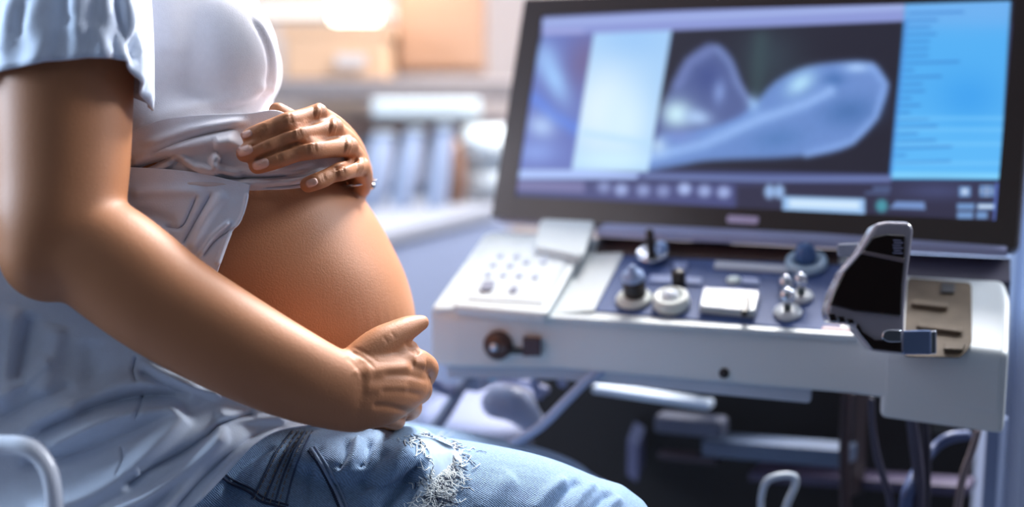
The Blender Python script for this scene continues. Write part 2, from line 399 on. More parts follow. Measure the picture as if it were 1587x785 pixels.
# keypad module on the left, with its raised flap
cprism('keypad', rounded([(700, 474), (762, 364), (912, 374), (846, 487)], 8), .0, .012, WHITE2, .003)
cprism('keypad_surround', rounded([(668, 478), (752, 362), (768, 362), (704, 478)], 6), -.002, .005, WHITE2, .002)
cprism('keypad_flap', rounded([(828, 382), (838, 338), (922, 342), (903, 396)], 6), .010, .020, WHITE2, .003)
cprism('side_strip', [(848, 486), (906, 392), (967, 390), (920, 480)], -.002, .003, WHITE2, .001)
kp = cprism('keypad_face', [(724, 462), (776, 376), (826, 380), (880, 400), (840, 468)], .0125, .0132, mat('keypad_face', (200, 208, 212), .5), 0)
keys = [(754, 441, 11, 7), (795, 447, 7, 5), (756, 422, 6, 4), (780, 423, 6, 4), (804, 424, 6, 4), (829, 426, 6, 4), (764, 408, 6, 3), (790, 409, 6, 3), (815, 403, 6, 4), (842, 402, 6, 4), (775, 394, 5, 3), (800, 395, 6, 3), (846, 386, 5, 3)]
for i, (x, y, a, b) in enumerate(keys):
    k = cprism('key', rounded([(x-a, y+b), (x-a+b*.8, y-b), (x+a+b*.4, y-b), (x+a-b*.4, y+b)], 3, 2), .0130, .0150 if i != 0 else .016, KEY if i in (0, 1) else mat('key_pale', (176, 186, 204), .5) if i == 2 else bpy.data.materials.get('key_pale', KEY), .0005)
# knobs
def knob(px, py, prof, m, name, tilt=N, parent=MX):
    return fin(name, *lathe(con(px, py, .0015), tilt, prof), m, parent)
KP = mat('knob_pad', (205, 210, 205), .35)
k = knob(983, 465, [(.001, 0), (.017, 0), (.0185, .002), (.017, .005), (.001, .005)], KP, 'rotary_knob')
knob(985, 462, [(.001, .004), (.0105, .004), (.0115, .008), (.011, .022), (.010, .023)], DARK, 'knob_grip', parent=k)
knob(985, 462, [(.010, .0225), (.0115, .024), (.0105, .029), (.004, .031), (.0045, .036), (.001, .039)], mat('knob_cap', (150, 170, 205), .3), 'knob_cap', parent=k)
k = knob(1041, 473, [(.001, 0), (.0175, 0), (.0185, .003), (.0175, .011), (.013, .013), (.011, .010), (.001, .010)], KP, 'trackball_ring')
knob(1040, 473, [(.001, .009), (.009, .010), (.0075, .0145), (.001, .017)], mat('ball_white', (226, 232, 240), .12), 'trackball', parent=k)
k = knob(1053, 446, [(.001, 0), (.0065, 0), (.0072, .004), (.0068, .019), (.0055, .0205), (.001, .021)], DARK, 'black_knob')
k = knob(1012, 402, [(.001, 0), (.011, 0), (.0155, .004), (.0165, .010), (.0145, .010), (.010, .005), (.001, .005)], CHROME, 'cup_holder')
knob(1011, 400, [(.001, .004), (.0045, .004), (.005, .02), (.004, .034), (.001, .036)], DARK, 'stem', parent=k)
knob(1026, 399, [(.001, .006), (.006, .008), (.0075, .013), (.005, .018), (.001, .0195)], mat('cup_ball', (150, 185, 235), .15, coat=.5), 'ball', parent=k)
k = knob(1250, 412, [(.001, 0), (.0195, 0), (.021, .003), (.020, .008), (.015, .009), (.013, .006), (.001, .006)], mat('dial_ring', (160, 185, 205), .25, coat=.4), 'dial')
knob(1249, 410, [(.001, .005), (.0105, .005), (.011, .012), (.0085, .021), (.004, .0245), (.001, .025)], BLUEK, 'dial_dome', parent=k)
for (x, y, s) in ((1221, 486, 1.0), (1242, 462, .85)):
    k = knob(x, y, [(.001, 0), (.0125*s, 0), (.0135*s, .002), (.0125*s, .0045), (.004, .005), (.001, .005)], mat('disc_white', (190, 196, 202), .3), 'lever_switch')
    knob(x, y, [(.001, .004), (.0035, .004), (.0035, .014), (.001, .015)], mat('stem_green', (50, 66, 66), .4), 'lever_stem', parent=k)
    knob(x, y, [(.001, .0145), (.0065*s, .015), (.0078*s, .020), (.006*s, .027), (.001, .029)], CHROME, 'lever_ball', parent=k)
knob(1219, 448, [(.001, 0), (.007, 0), (.008, .006), (.006, .014), (.001, .016)], CHROME, 'chrome_button')
k = cprism('slider_box', rounded([(1083, 474), (1090, 444), (1178, 449), (1170, 482)], 5), .001, .010, mat('slider_white', (160, 168, 176), .3), .0015)
cprism('slider_knob', rounded([(1148, 482), (1155, 458), (1163, 458), (1158, 482)], 3), .010, .0165, DARK, .001, parent=k)
cprism('slider_window', [(1096, 462), (1100, 450), (1142, 452), (1140, 465)], .0100, .0106, mat('slider_window', (165, 158, 190), .4), 0, parent=k)
knob(1137, 435, [(.001, 0), (.0065, 0), (.007, .002), (.001, .003)], mat('push_white', (225, 240, 240), .3), 'push_button')
LB = mat('label_blue', (112, 130, 176), .5)
for q in ([(1148, 438), (1150, 428), (1177, 430), (1176, 440)], [(1005, 436), (1008, 424), (1044, 426), (1042, 438)], [(1062, 438), (1064, 427), (1088, 429), (1086, 440)], [(1042, 414), (1045, 404), (1066, 405), (1064, 416)]):
    cprism('button_row', q, .001, .004, LB, .0008)
cprism('light_bar', [(1106, 414), (1109, 403), (1222, 410), (1221, 421)], .001, .004, mat('bar_grey', (178, 184, 196), .4), .0008)
# dark gap and the pale rail under the monitor
cprism('rear_channel', [(922, 392), (928, 366), (1300, 386), (1300, 408)], -.003, .003, mat('channel_dark', (52, 32, 28), .4), .001)
ra = [con(924, 366, .012), con(1560, 398, .012)]
u_ = (ra[1]-ra[0]).normalized(); bk = Vector((-u_.y, u_.x, 0)).normalized()
if bk.y < 0: bk = -bk
fin('rear_rail', *extr([ra[0], ra[1], ra[1]+bk*.03+UP*.004, ra[0]+bk*.03+UP*.004], (0, 0, .007)), LAV, MX, False)
rr = [con(1405, 430, -.002), con(1566, 436, -.002), con(1566, 400, .002), con(1405, 392, .002)]
fin('rear_block', *extr(rr, -N*.03), mat('rear_block_dark', (60, 58, 78), .5), MX, False)
# right end: recess, holder and its bracket
rc = cprism('recess', rounded([(1400, 551), (1406, 429), (1506, 437), (1506, 532), (1490, 553)], 8), .0005, .0020, BEIGE, .0008)
cprism('recess_slot', [(1458, 452), (1459, 437), (1480, 438), (1479, 453)], .002, .004, DARK, .0006, parent=rc)
for q in ([(1412, 470), (1414, 462), (1470, 468), (1468, 476)], [(1420, 505), (1422, 497), (1492, 506), (1490, 514)], [(1462, 540), (1464, 530), (1496, 530), (1492, 541)]):
    cprism('recess_rib', q, .002, .006, BEIGE, .001, parent=rc)
# upright probe holder, a thick shell standing on the desk
HF_n = Vector((-.12, -1, .22)).normalized()
h0 = P(1345, 500, .985); HF = (h0, *(lambda u, n: (u, n.cross(u).normalized(), n))((Vector((1, -.12, 0))-HF_n*Vector((1, -.12, 0)).dot(HF_n)).normalized(), HF_n))
def hol(px, py, h=0): return onplane(HF, px, py, h)
def hprism(name, pts, h0_, h1_, m, bev=.002, parent=None):
    return bevel(fin(name, *extr([hol(x, y, h1_) for x, y in pts], -HF_n*(h1_-h0_)), m, parent, False), bev)
hd = hprism('probe_holder', [(1358, 345), (1376, 342), (1410, 343), (1417, 355), (1413, 385), (1407, 431), (1403, 477), (1401, 549), (1351, 543), (1330, 516), (1322, 503), (1284, 499), (1281, 481), (1289, 452), (1304, 420), (1331, 389), (1346, 364)], -.034, .0, mat('holder_rim', (150, 146, 156), .22, coat=.6), .004, MX)
hprism('holder_face', [(1352, 367), (1374, 362), (1404, 364), (1403, 400), (1399, 440), (1397, 490), (1325, 482), (1286, 472), (1293, 452), (1308, 421), (1334, 392)], -.002, .003, DARKG, .0015, hd)
hprism('holder_strip', [(1334, 393), (1338, 388), (1402, 400), (1401, 407)], .003, .0045, mat('strip_grey', (110, 100, 104), .3), .0006, hd)
hprism('holder_foot', [(1326, 506), (1330, 500), (1338, 514), (1356, 526), (1398, 528), (1398, 546), (1353, 541), (1334, 518)], 0, .003, DARKG, .001, hd)
hprism('holder_clip', rounded([(1366, 524), (1368, 514), (1376, 510), (1398, 511), (1398, 530), (1376, 530)], 4), 0, .005, CHROME, .001, hd)
for k_ in range(6):
    y = 371+k_*4
    hprism('holder_mark', [(1384+2*math.sin(k_*2), y), (1398-3*math.cos(k_*3), y+.5), (1398, y+2), (1385, y+1.6)], .003, .0034, LAV, .0001, hd)
for k_ in range(3):
    hprism('grip_rib', [(1284+k_*14, 486+k_*4), (1294+k_*14, 486+k_*4), (1297+k_*14, 497+k_*2), (1287+k_*14, 497+k_*2)], 0, .003, DARKG, .0008, hd)
hprism('bracket_tab', [(1400, 512), (1443, 511), (1443, 549), (1400, 549)], -.018, -.002, mat('tab_steel', (130, 150, 190), .25, metal=.6), .0012, hd)
hprism('tab_edge', [(1442, 513), (1452, 511), (1452, 548), (1442, 549)], -.022, -.004, CHROME, .0012, hd)
hprism('holder_hook', [(1299, 378), (1335, 376), (1334, 386), (1331, 389), (1324, 397), (1300, 396)], -.045, -.036, GREY, .001, hd)
# lens of the holder side: small red light at the panel corner
cprism('red_strip', [(1272, 510), (1276, 504), (1322, 507), (1322, 513)], .002, .004, mat('red_strip', (120, 40, 60), .4), .0006)
# front face details
def front(px, py, off=0.0):
    """point on the vertical front face of the desk"""
    a = con(860, 489); b = con(1330, 521); u = (b-a).normalized(); n = Vector((u.y, -u.x, 0)).normalized()
    if n.y > 0: n = -n
    return onplane((a, u, UP, n), px, py, off), n
for (x, y, r) in ((1122, 578, .0045),):
    p, n = front(x, y, .0005); fin('front_socket', *lathe(p, n, [(.0005, -.004), (r, -.004), (r*1.1, 0), (r*1.0, .002), (.0005, .002)]), DARK, MX)
p, n = front(775, 533, .004)
k = fin('side_dial', *lathe(p, n, [(.001, -.02), (.013, -.02), (.0145, 0), (.0145, .010), (.011, .014), (.001, .014)]), mat('dial_brown', (72, 48, 42), .35, var=(60, .3)), MX)
fin('dial_hub', *lathe(p+n*.014, n, [(.0005, 0), (.005, 0), (.004, .004), (.0005, .005)]), CHROME, k)
p, n = front(824, 535, .003); fin('front_port', *box(p, .018, .02, .017), mat('port_brown', (70, 40, 44), .4), MX, False)
p1, n = front(792, 541, .003); fin('port_bridge', *box((p1+p)/2+Vector((0, 0, -.003)), .03, .01, .005), DARK, MX, False)
# body below the desk: dark column, shelves, crossbars
def under(px, py, D): return P(px, py, D)
c0 = under(1130, 680, 1.46)
col = [(-.25, 0), (.27, -.10), (.33, .14), (-.19, .24)]
ctr = Vector((c0.x, c0.y, 0))
base = [ctr+Vector((x, y, con(1100, 450).z-.075)) for x, y in col]
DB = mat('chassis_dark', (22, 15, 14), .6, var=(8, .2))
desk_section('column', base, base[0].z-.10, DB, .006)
fin('base', *extr([ctr+Vector((x*1.15, y*1.15, .10)) for x, y in col], (0, 0, -.05)), GREY, MX, False)
for (x, y) in col:
    fin('caster', *lathe(ctr+Vector((x, y, .04)), (1, 0, 0), [(0, -.012), (.035, -.012), (.04, -.006), (.04, .006), (.035, .012), (0, .012)]), DARK, MX)
def bar(name, x0, y0, x1, y1, D0, D1, hpx, depth, m, bev=.002):
    a = P(x0, y0, D0); b = P(x1, y1, D1); u = (b-a); n = Vector((-u.y, u.x, 0)).normalized()
    if n.y < 0: n = -n
    hh = hpx*(D0+D1)/2/F
    return bevel(fin(name, *extr([a+UP*hh/2, b+UP*hh/2, b+UP*hh/2+n*depth, a+UP*hh/2+n*depth], (0, 0, -hh)), m, MX, False), bev)
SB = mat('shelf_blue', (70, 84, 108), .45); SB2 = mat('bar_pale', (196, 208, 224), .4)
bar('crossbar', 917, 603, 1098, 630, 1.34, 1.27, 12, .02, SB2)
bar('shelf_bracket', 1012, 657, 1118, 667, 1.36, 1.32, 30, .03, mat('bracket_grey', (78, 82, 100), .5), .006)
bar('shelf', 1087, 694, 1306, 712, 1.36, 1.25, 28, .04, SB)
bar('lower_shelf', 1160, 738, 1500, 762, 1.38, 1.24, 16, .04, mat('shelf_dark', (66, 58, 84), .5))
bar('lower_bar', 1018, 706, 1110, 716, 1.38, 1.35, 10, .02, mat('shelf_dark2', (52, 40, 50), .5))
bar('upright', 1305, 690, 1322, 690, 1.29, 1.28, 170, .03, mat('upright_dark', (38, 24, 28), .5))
bar('side_post', 1524, 722, 1546, 724, 1.17, 1.16, 150, .02, mat('post_blue', (130, 146, 180), .4))
bar('connector', 1444, 655, 1492, 660, 1.22, 1.20, 34, .03, mat('connector_olive', (74, 70, 62), .5))
bar('lug', 1520, 646, 1544, 648, 1.08, 1.07, 16, .02, DARK)
bar('foot_pad', 1000, 690, 988, 720, 1.40, 1.40, 60, .03, mat('pad_blue', (66, 66, 92), .5))
# cables
def cable(rows, m, name='cable', parent=MX, seg=12): return fin(name, *ptube(rows, seg=seg, sub=8), m, parent)
cable([(775, 694, 1.12, 7), (800, 684, 1.12, 7.5), (840, 658, 1.13, 8), (880, 618, 1.14, 8), (915, 585, 1.15, 7.5), (945, 570, 1.16, 7), (975, 566, 1.165, 6.5), (998, 577, 1.17, 6), (1006, 592, 1.18, 6)], CABLE, 'thick_cable')
cable([(1180, 800, 1.15, 5), (1180, 770, 1.15, 5.2), (1188, 746, 1.15, 5.5), (1208, 737, 1.15, 5.5), (1230, 738, 1.15, 5.5), (1232, 752, 1.15, 5.5), (1220, 780, 1.15, 5.5), (1214, 800, 1.15, 5.5)], mat('loop_cable', (190, 202, 216), .4), 'looped_cable')
cable([(1350, 620, 1.13, 5), (1352, 660, 1.13, 5), (1360, 710, 1.13, 6), (1376, 760, 1.13, 6), (1384, 800, 1.13, 6)], CABLED)
cable([(1396, 612, 1.11, 7), (1410, 640, 1.11, 8), (1418, 690, 1.12, 9), (1424, 740, 1.12, 9), (1424, 800, 1.12, 9)], CABLED)
cable([(1432, 640, 1.13, 6), (1436, 700, 1.13, 7), (1434, 800, 1.13, 7)], mat('cable_black', (44, 42, 56), .45))
cable([(1516, 668, 1.12, 5), (1506, 700, 1.12, 6), (1492, 740, 1.12, 6), (1482, 800, 1.12, 6)], mat('cable_tan', (128, 116, 120), .45))
cable([(1402, 800, 1.12, 10), (1408, 760, 1.12, 10), (1430, 716, 1.14, 9), (1450, 692, 1.15, 8), (1472, 678, 1.15, 9), (1498, 674, 1.15, 8)], mat('cable_blue', (70, 86, 128), .45))
cable([(1312, 610, 1.22, 8), (1308, 700, 1.22, 8), (1310, 800, 1.22, 8)], mat('cable_brown', (54, 36, 40), .5))
cable([(836, 612, 1.24, 7), (828, 590, 1.24, 7), (842, 573, 1.24, 7), (864, 576, 1.24, 7), (872, 594, 1.24, 7)], LAV, 'probe_hook')
cable([(664, 590, 1.24, 10), (700, 605, 1.30, 9), (745, 582, 1.32, 8), (800, 590, 1.30, 7), (845, 604, 1.28, 7)], LAV, 'frame_rail')
cable([(742, 560, 1.30, 9), (715, 600, 1.30, 9), (690, 640, 1.30, 10), (668, 668, 1.30, 10)], GREY, 'frame_rail')
k = fin('probe_head', *ptube([(770, 624, 1.27, 24), (800, 628, 1.27, 28), (822, 650, 1.28, 20)], seg=20), mat('probe_white', (160, 168, 192), .35), MX)
fin('cyan_button', *lathe(P(764, 577, 1.22), (-.2, -1, .3), [(.0005, -.006), (.0075, -.006), (.0085, 0), (.006, .003), (.0005, .004)]), mat('cyan_plastic', (70, 170, 210), .4), MX)
bar('tank_side', 668, 560, 742, 572, 1.33, 1.30, 80, .05, mat('side_grey', (150, 160, 184), .5), .008)
bar('vent', 693, 560, 716, 562, 1.31, 1.30, 30, .02, mat('vent_olive', (104, 96, 86), .5), .002)
# ------------------------------------------------------------------ monitor, swivelled on its own mount
def cam2w(x, y, z): return CAM+RT*x+DN*y+FW*z
def dirw(x, y, z): return (RT*x+DN*y+FW*z).normalized()
ma = dirw(.8908, .0668, -.4495); mb = dirw(.1472, -.9782, .1463); mb = (mb-ma*mb.dot(ma)).normalized()
MO = cam2w(.0033, -.0665, 1.355); MW, MH = .52, .2245
mn = ma.cross(mb).normalized()
if mn.dot(MO-CAM) > 0: mn = -mn
def mon(u, v, h=0): return MO+ma*u+mb*v+mn*h
def mprism(name, pts, h0_, h1_, m, bev=.002, parent=None):
    return bevel(fin(name, *extr([mon(u, v, h1_) for u, v in pts], -mn*(h1_-h0_)), m, parent, False), bev, 3)
BL, BRt, BT, BB = .027, .020, .020, .026
outer = rounded([(-BL, -BB), (MW+BRt, -BB), (MW+BRt, MH+BT), (-BL, MH+BT)], .010, 5)
mo = mprism('monitor', outer, -.034, -.0035, BEZEL, .004, MX)
mprism('monitor_rim', rounded([(-BL-.0025, -BB-.0025), (MW+BRt+.0025, -BB-.0025), (MW+BRt+.0025, MH+BT+.0025), (-BL-.0025, MH+BT+.0025)], .011, 5), -.024, -.010, mat('rim_silver', (150, 150, 160), .25, metal=.7), .002, mo)
# bezel frame as four mitred strips standing proud of the screen
I = [(0, 0), (MW, 0), (MW, MH), (0, MH)]; O = [(-BL, -BB), (MW+BRt, -BB), (MW+BRt, MH+BT), (-BL, MH+BT)]
bv = []; bf = []
for i in range(4):
    j = (i+1) % 4; bv.append(extr([mon(*O[i], .0), mon(*O[j], .0), mon(*I[j], .0), mon(*I[i], .0)], -mn*.006))
fin('bezel', *merge(bv), mat('bezel_black', (40, 27, 24), .3, var=(6, .2)), mo, False)
u0, v0 = .256, -.013
mprism('brand_plate', rounded([(u0, v0-.0042), (u0+.034, v0-.0042), (u0+.034, v0+.0042), (u0, v0+.0042)], .003, 3), 0, .0012, mat('plate_lavender', (176, 160, 190), .35), .0003, mo)
mp = mon(MW*.45, -.02, -.03)
fin('mount_arm', *tube([(*mp, .022), (*(mp+Vector((.0, .03, -.06))), .022), (ctr.x+.03, ctr.y+.1, base[0].z-.02, .028)], seg=16), DARK, MX)
# screen picture: colours live on the screen surface, which gives off light
NU, NV = 520, 230
uu, vv = np.meshgrid(np.linspace(0, MW, NU), np.linspace(0, MH, NV))
SV = [mon(uu[i, j], vv[i, j], -.002) for i in range(NV) for j in range(NU)]
SF = [(i*NU+j, i*NU+j+1, (i+1)*NU+j+1, (i+1)*NU+j) for i in range(NV-1) for j in range(NU-1)]
# picture coordinates on the screen (a fixed projective layout of its own surface)
quadP = [proj(mon(0, MH)), proj(mon(MW, MH)), proj(mon(MW, 0)), proj(mon(0, 0))]
A_ = []
for (u, v), (x, y, _) in zip([(0, MH), (MW, MH), (MW, 0), (0, 0)], quadP):
    A_.append([u, v, 1, 0, 0, 0, -x*u, -x*v, -x]); A_.append([0, 0, 0, u, v, 1, -y*u, -y*v, -y])
Hm = np.linalg.svd(np.array(A_))[2][-1].reshape(3, 3)
q_ = np.stack([uu, vv, np.ones_like(uu)], -1)@Hm.T; X = q_[..., 0]/q_[..., 2]; Y = q_[..., 1]/q_[..., 2]
ss = lambda e, w_: 1/(1+np.exp(-np.clip(e/w_*3, -30, 30)))     # soft step, >0 inside
img = np.zeros(X.shape+(3,))
def put(mask, col, a=1.0):
    global img
    mask = np.clip(mask*a, 0, 1)[..., None]; img = img*(1-mask)+np.array(col, float)*mask
def rect(x0, y0, x1, y1, s=2, k0=0., k1=0., sl=0.):
    yy = Y-sl*(X-x0); return ss(X-(x0-k0*(Y-y0)), s)*ss((x1-k1*(Y-y0))-X, s)*ss(yy-y0, s)*ss(y1-yy, s)
def blob(cx, cy, rx, ry, ang=0, s=.3):
    c, s_ = math.cos(math.radians(ang)), math.sin(math.radians(ang)); dx, dy = X-cx, Y-cy
    return ss(1-np.sqrt(((dx*c+dy*s_)/rx)**2+((-dx*s_+dy*c)/ry)**2), s)
def gl(cx, cy, rx, ry, ang=0):
    c, s_ = math.cos(math.radians(ang)), math.sin(math.radians(ang)); dx, dy = X-cx, Y-cy
    return np.exp(-((dx*c+dy*s_)/rx)**2-((-dx*s_+dy*c)/ry)**2)
def poly(pts, s=5):
    """inside of a convex-ish outline by signed distance"""
    if len(pts) > 6: q = [tuple(p) for p in cr([list(p) for p in ([pts[-1]]+list(pts)+[pts[0], pts[1]])], 4)]; pts = q[4:-4]
    d, _, _ = segdist(X, Y, list(pts)+[pts[0]]); ins = np.zeros(X.shape, bool); n = len(pts)
    for i in range(n):
        x0, y0 = pts[i]; x1, y1 = pts[(i+1) % n]
        if y0 == y1: continue
        c = ((Y < y0) != (Y < y1)) & (X < (x1-x0)*(Y-y0)/(y1-y0)+x0); ins ^= c
    return ss(np.where(ins, d, -d), s)
def line(pts, wd, s=1): d, _, _ = segdist(X, Y, pts); return np.exp(-(d/wd)**2)
img[:] = (52, 54, 84)
put(rect(700, 20, 1700, 60, 6, sl=-.03), (40, 38, 52))
# ultrasound field
put(poly([(1043, 48), (1403, 30), (1380, 268), (1000, 258)], 2), (36, 34, 48))
rng = np.random.RandomState(3)
put(gl(1190, 90, 50, 50), (52, 66, 78), .8); put(line([(1178, 60), (1172, 140)], 14), (58, 78, 84), .7)
put(poly([(1103, 68), (1090, 70), (1062, 92), (1040, 130), (1022, 175), (1014, 222), (1180, 190), (1158, 150), (1138, 100), (1122, 74)], 6), (92, 108, 165), .9)
put(line([(1110, 74), (1130, 96), (1142, 128), (1160, 155)], 6), (120, 140, 195), .8)
put(gl(1096, 118, 24, 26, 20), (66, 80, 140), .8); put(gl(1114, 142, 9, 18, 5), (132, 156, 216), .9)
put(line([(1050, 130), (1068, 96), (1100, 76)], 9), (116, 132, 190), .7)
put(poly([(985, 262), (1018, 212), (1060, 205), (1120, 190), (1160, 168), (1200, 126), (1250, 102), (1310, 94), (1350, 96), (1370, 116), (1376, 138), (1362, 176), (1338, 208), (1300, 232), (1230, 242), (1100, 248), (1050, 256)], 6), (112, 148, 215), .95)
put(gl(1315, 172, 42, 22, -8), (76, 116, 178), .95); put(gl(1205, 214, 40, 18, -10), (88, 128, 190), .9)
put(gl(1292, 122, 17, 11), (76, 116, 180), .95); put(line([(1200, 172), (1260, 162), (1276, 148)], 6), (84, 120, 190), .7)
put(line([(1000, 244), (1090, 222), (1180, 182), (1250, 160), (1286, 140)], 9), (146, 182, 240), .95)
put(gl(1240, 128, 24, 14, -35), (176, 220, 250)); put(gl(1328, 104, 20, 7), (168, 202, 250), .95)
put(gl(1167, 160, 9, 13), (150, 190, 240), .9)
put(line([(1350, 102), (1371, 130), (1356, 180), (1320, 218), (1250, 238)], 6), (136, 172, 235), .7)
put(gl(1048, 176, 24, 22), (205, 240, 252)); put(gl(1080, 181, 22, 12, 8), (176, 206, 248), .95); put(gl(1018, 224, 14, 14), (190, 220, 250), .95)
put(gl(1052, 210, 26, 12), (120, 138, 205), .6); put(gl(1012, 200, 8, 22, 10), (60, 66, 120), .8)
img *= (1+.08*(rng.rand(*X.shape)-.5))[..., None]
# left view
put(poly([(840, 50), (920, 50), (893, 262), (795, 262)], 2), (104, 118, 188))
put(gl(905, 95, 30, 45, 12), (112, 102, 150), .95); put(gl(845, 90, 20, 26), (150, 185, 240), .7)
put(gl(858, 120, 16, 42, -25)*ss(915-X, 6), (158, 200, 252), .95)
put(line([(828, 152), (855, 178), (895, 200)], 11)*ss(900-X-.13*(Y-200), 4), (98, 132, 222), .95)
put(gl(838, 195, 22, 18, 20), (180, 206, 248), .9); put(gl(830, 235, 34, 18), (140, 166, 235), .8)
# bright view
bp_ = poly([(921, 40), (1041, 40), (1003, 266), (885, 264)], 2)
put(bp_, (168, 208, 248)); put(bp_*gl(930, 170, 50, 75, 10), (225, 242, 255)); put(bp_*gl(965, 190, 45, 60), (215, 240, 255)); put(bp_*gl(980, 60, 60, 30), (150, 196, 246), .6)
put(bp_*gl(950, 248, 60, 14), (205, 238, 255)); put(bp_*line([(905, 205), (1010, 222)], 6), (184, 222, 250), .7)
# top tool strip
put(poly([(838, 26), (1402, -4), (1402, 32), (1043, 46), (838, 54)], 2), (140, 152, 214)); put(line([(845, 34), (1100, 24), (1400, 10)], 5), (168, 186, 236), .8)
put(line([(845, 48), (900, 47)], 4), (168, 172, 226), .7)
# right list
rp = poly([(1403, 4), (1560, -8), (1566, 0), (1549, 277), (1379, 276)], 2)
put(rp, (84, 176, 244)); put(rp*ss(40-Y, 25), (118, 178, 240), .8); put(rp*ss(Y-180, 40), (98, 188, 250), .7)
put(rp*gl(1500, 150, 50, 40), (60, 158, 238), .7); put(rp*line([(1381, 270), (1550, 272)], 5), (136, 216, 255), .9)
rr_ = random.Random(5)
for k_ in range(22):
    y = 20+k_*11; x0 = 1406-(y*.09); L_ = rr_.choice([20, 35, 50, 64, 90, 40])
    put(rp*ss(X-x0-2, 2)*ss(x0+L_-X, 3)*np.exp(-((Y-y+.03*(X-x0))/1.7)**2), (54, 116, 196), .75)
for y in (182, 200, 222, 252): put(rp*np.exp(-((Y-y)/3)**2), (128, 206, 255), .5)
put(line([(1404, 30), (1380, 270)], 2.5), (70, 132, 214), .8)
# status bars
put(poly([(795, 262), (1003, 266), (1380, 270), (1380, 284), (1000, 278), (795, 280)], 2), (88, 98, 150))
put(poly([(796, 262), (900, 262), (990, 268), (985, 276), (796, 276)], 2), (172, 196, 250))
put(line([(1000, 272), (1180, 278), (1380, 276)], 2.5), (120, 138, 190), .8)
put(poly([(795, 280), (1180, 284), (1180, 325), (795, 300)], 3), (74, 78, 128), .95)
put(poly([(795, 279), (905, 280), (905, 298), (795, 294)], 3), (130, 128, 176), .8)
put(poly([(1140, 286), (1551, 282), (1548, 350), (1140, 334)], 4), (50, 48, 72))
put(gl(1450, 295, 60, 14), (72, 78, 120), .8)
for x, y, b in ((935, 289, .7), (962, 293, 1), (996, 294, .8), (1027, 295, .7), (1060, 292, 1.15), (1091, 295, .95), (1121, 297, 1)):
    put(blob(x, y, 10, 9, 0, .5), (172, 190, 240), min(1, .85*b))
for x, y in ((1192, 296), (1207, 296)): put(blob(x, y, 8, 11, 0, .4), (160, 196, 246), .9)
put(rect(1212, 303, 1340, 329, 2, sl=.03), (150, 190, 238)); put(rect(1222, 308, 1332, 320, 4, sl=.03), (216, 238, 255), .95)
put(blob(1366, 318, 9, 10, 0, .4), (74, 150, 168)); put(poly([(1378, 322), (1388, 311), (1432, 312), (1434, 324)], 1.5), (116, 146, 200))
for q in ((1352, 288, 1380, 294), (1340, 296, 1378, 300)): put(rect(*q, 2), (86, 104, 150), .9)
for q in ((1486, 288, 1504, 304), (1518, 286, 1540, 304), (1483, 314, 1510, 324), (1514, 314, 1542, 324), (1483, 327, 1508, 338), (1513, 327, 1530, 338)): put(rect(*q, 1.5), (120, 160, 214), .9)
put(blob(1495, 296, 5, 5), (196, 216, 245), .9); put(blob(1529, 295, 7, 6), (70, 90, 140), .8); put(rect(1518, 294, 1540, 296, 1), (190, 214, 245), .9); put(rect(1528, 287, 1530, 304, 1), (190, 214, 245), .9)
put(rect(1516, 317, 1540, 321, 1), (226, 240, 255), .9)
put(line([(1545, 285), (1542, 345)], 3), (96, 124, 214), .9)
me = bpy.data.meshes.new('screen'); me.from_pydata([tuple(v) for v in SV], [], SF); me.update()
ca = me.color_attributes.new('picture', 'FLOAT_COLOR', 'POINT')
c01 = np.clip(img/255, 0, 1); cl = np.where(c01 <= .04045, c01/12.92, ((c01+.055)/1.055)**2.4)
ca.data.foreach_set('color', np.concatenate([cl, np.ones(X.shape+(1,))], -1).astype(np.float32).ravel())
sm = bpy.data.materials.new('screen_display'); sm.use_nodes = True; nt = sm.node_tree; b_ = nt.nodes['Principled BSDF']
at = nt.nodes.new('ShaderNodeAttribute'); at.attribute_name = 'picture'; at.attribute_type = 'GEOMETRY'
b_.inputs['Base Color'].default_value = (.01, .01, .012, 1); b_.inputs['Roughness'].default_value = .35; b_.inputs['Specular IOR Level'].default_value = .25
nt.links.new(at.outputs['Color'], b_.inputs['Emission Color']); b_.inputs['Emission Strength'].default_value = 1.0
so = link('screen', me, sm, mo, False); so['label'] = 'lit screen showing a blue grey ultrasound picture'

# ------------------------------------------------------------------ the seated woman
PR = thing('person', (-0.28, 1.0, 0.50), 'seated pregnant person in pale shirt and ripped jeans, holding their bare belly with both hands', 'person')
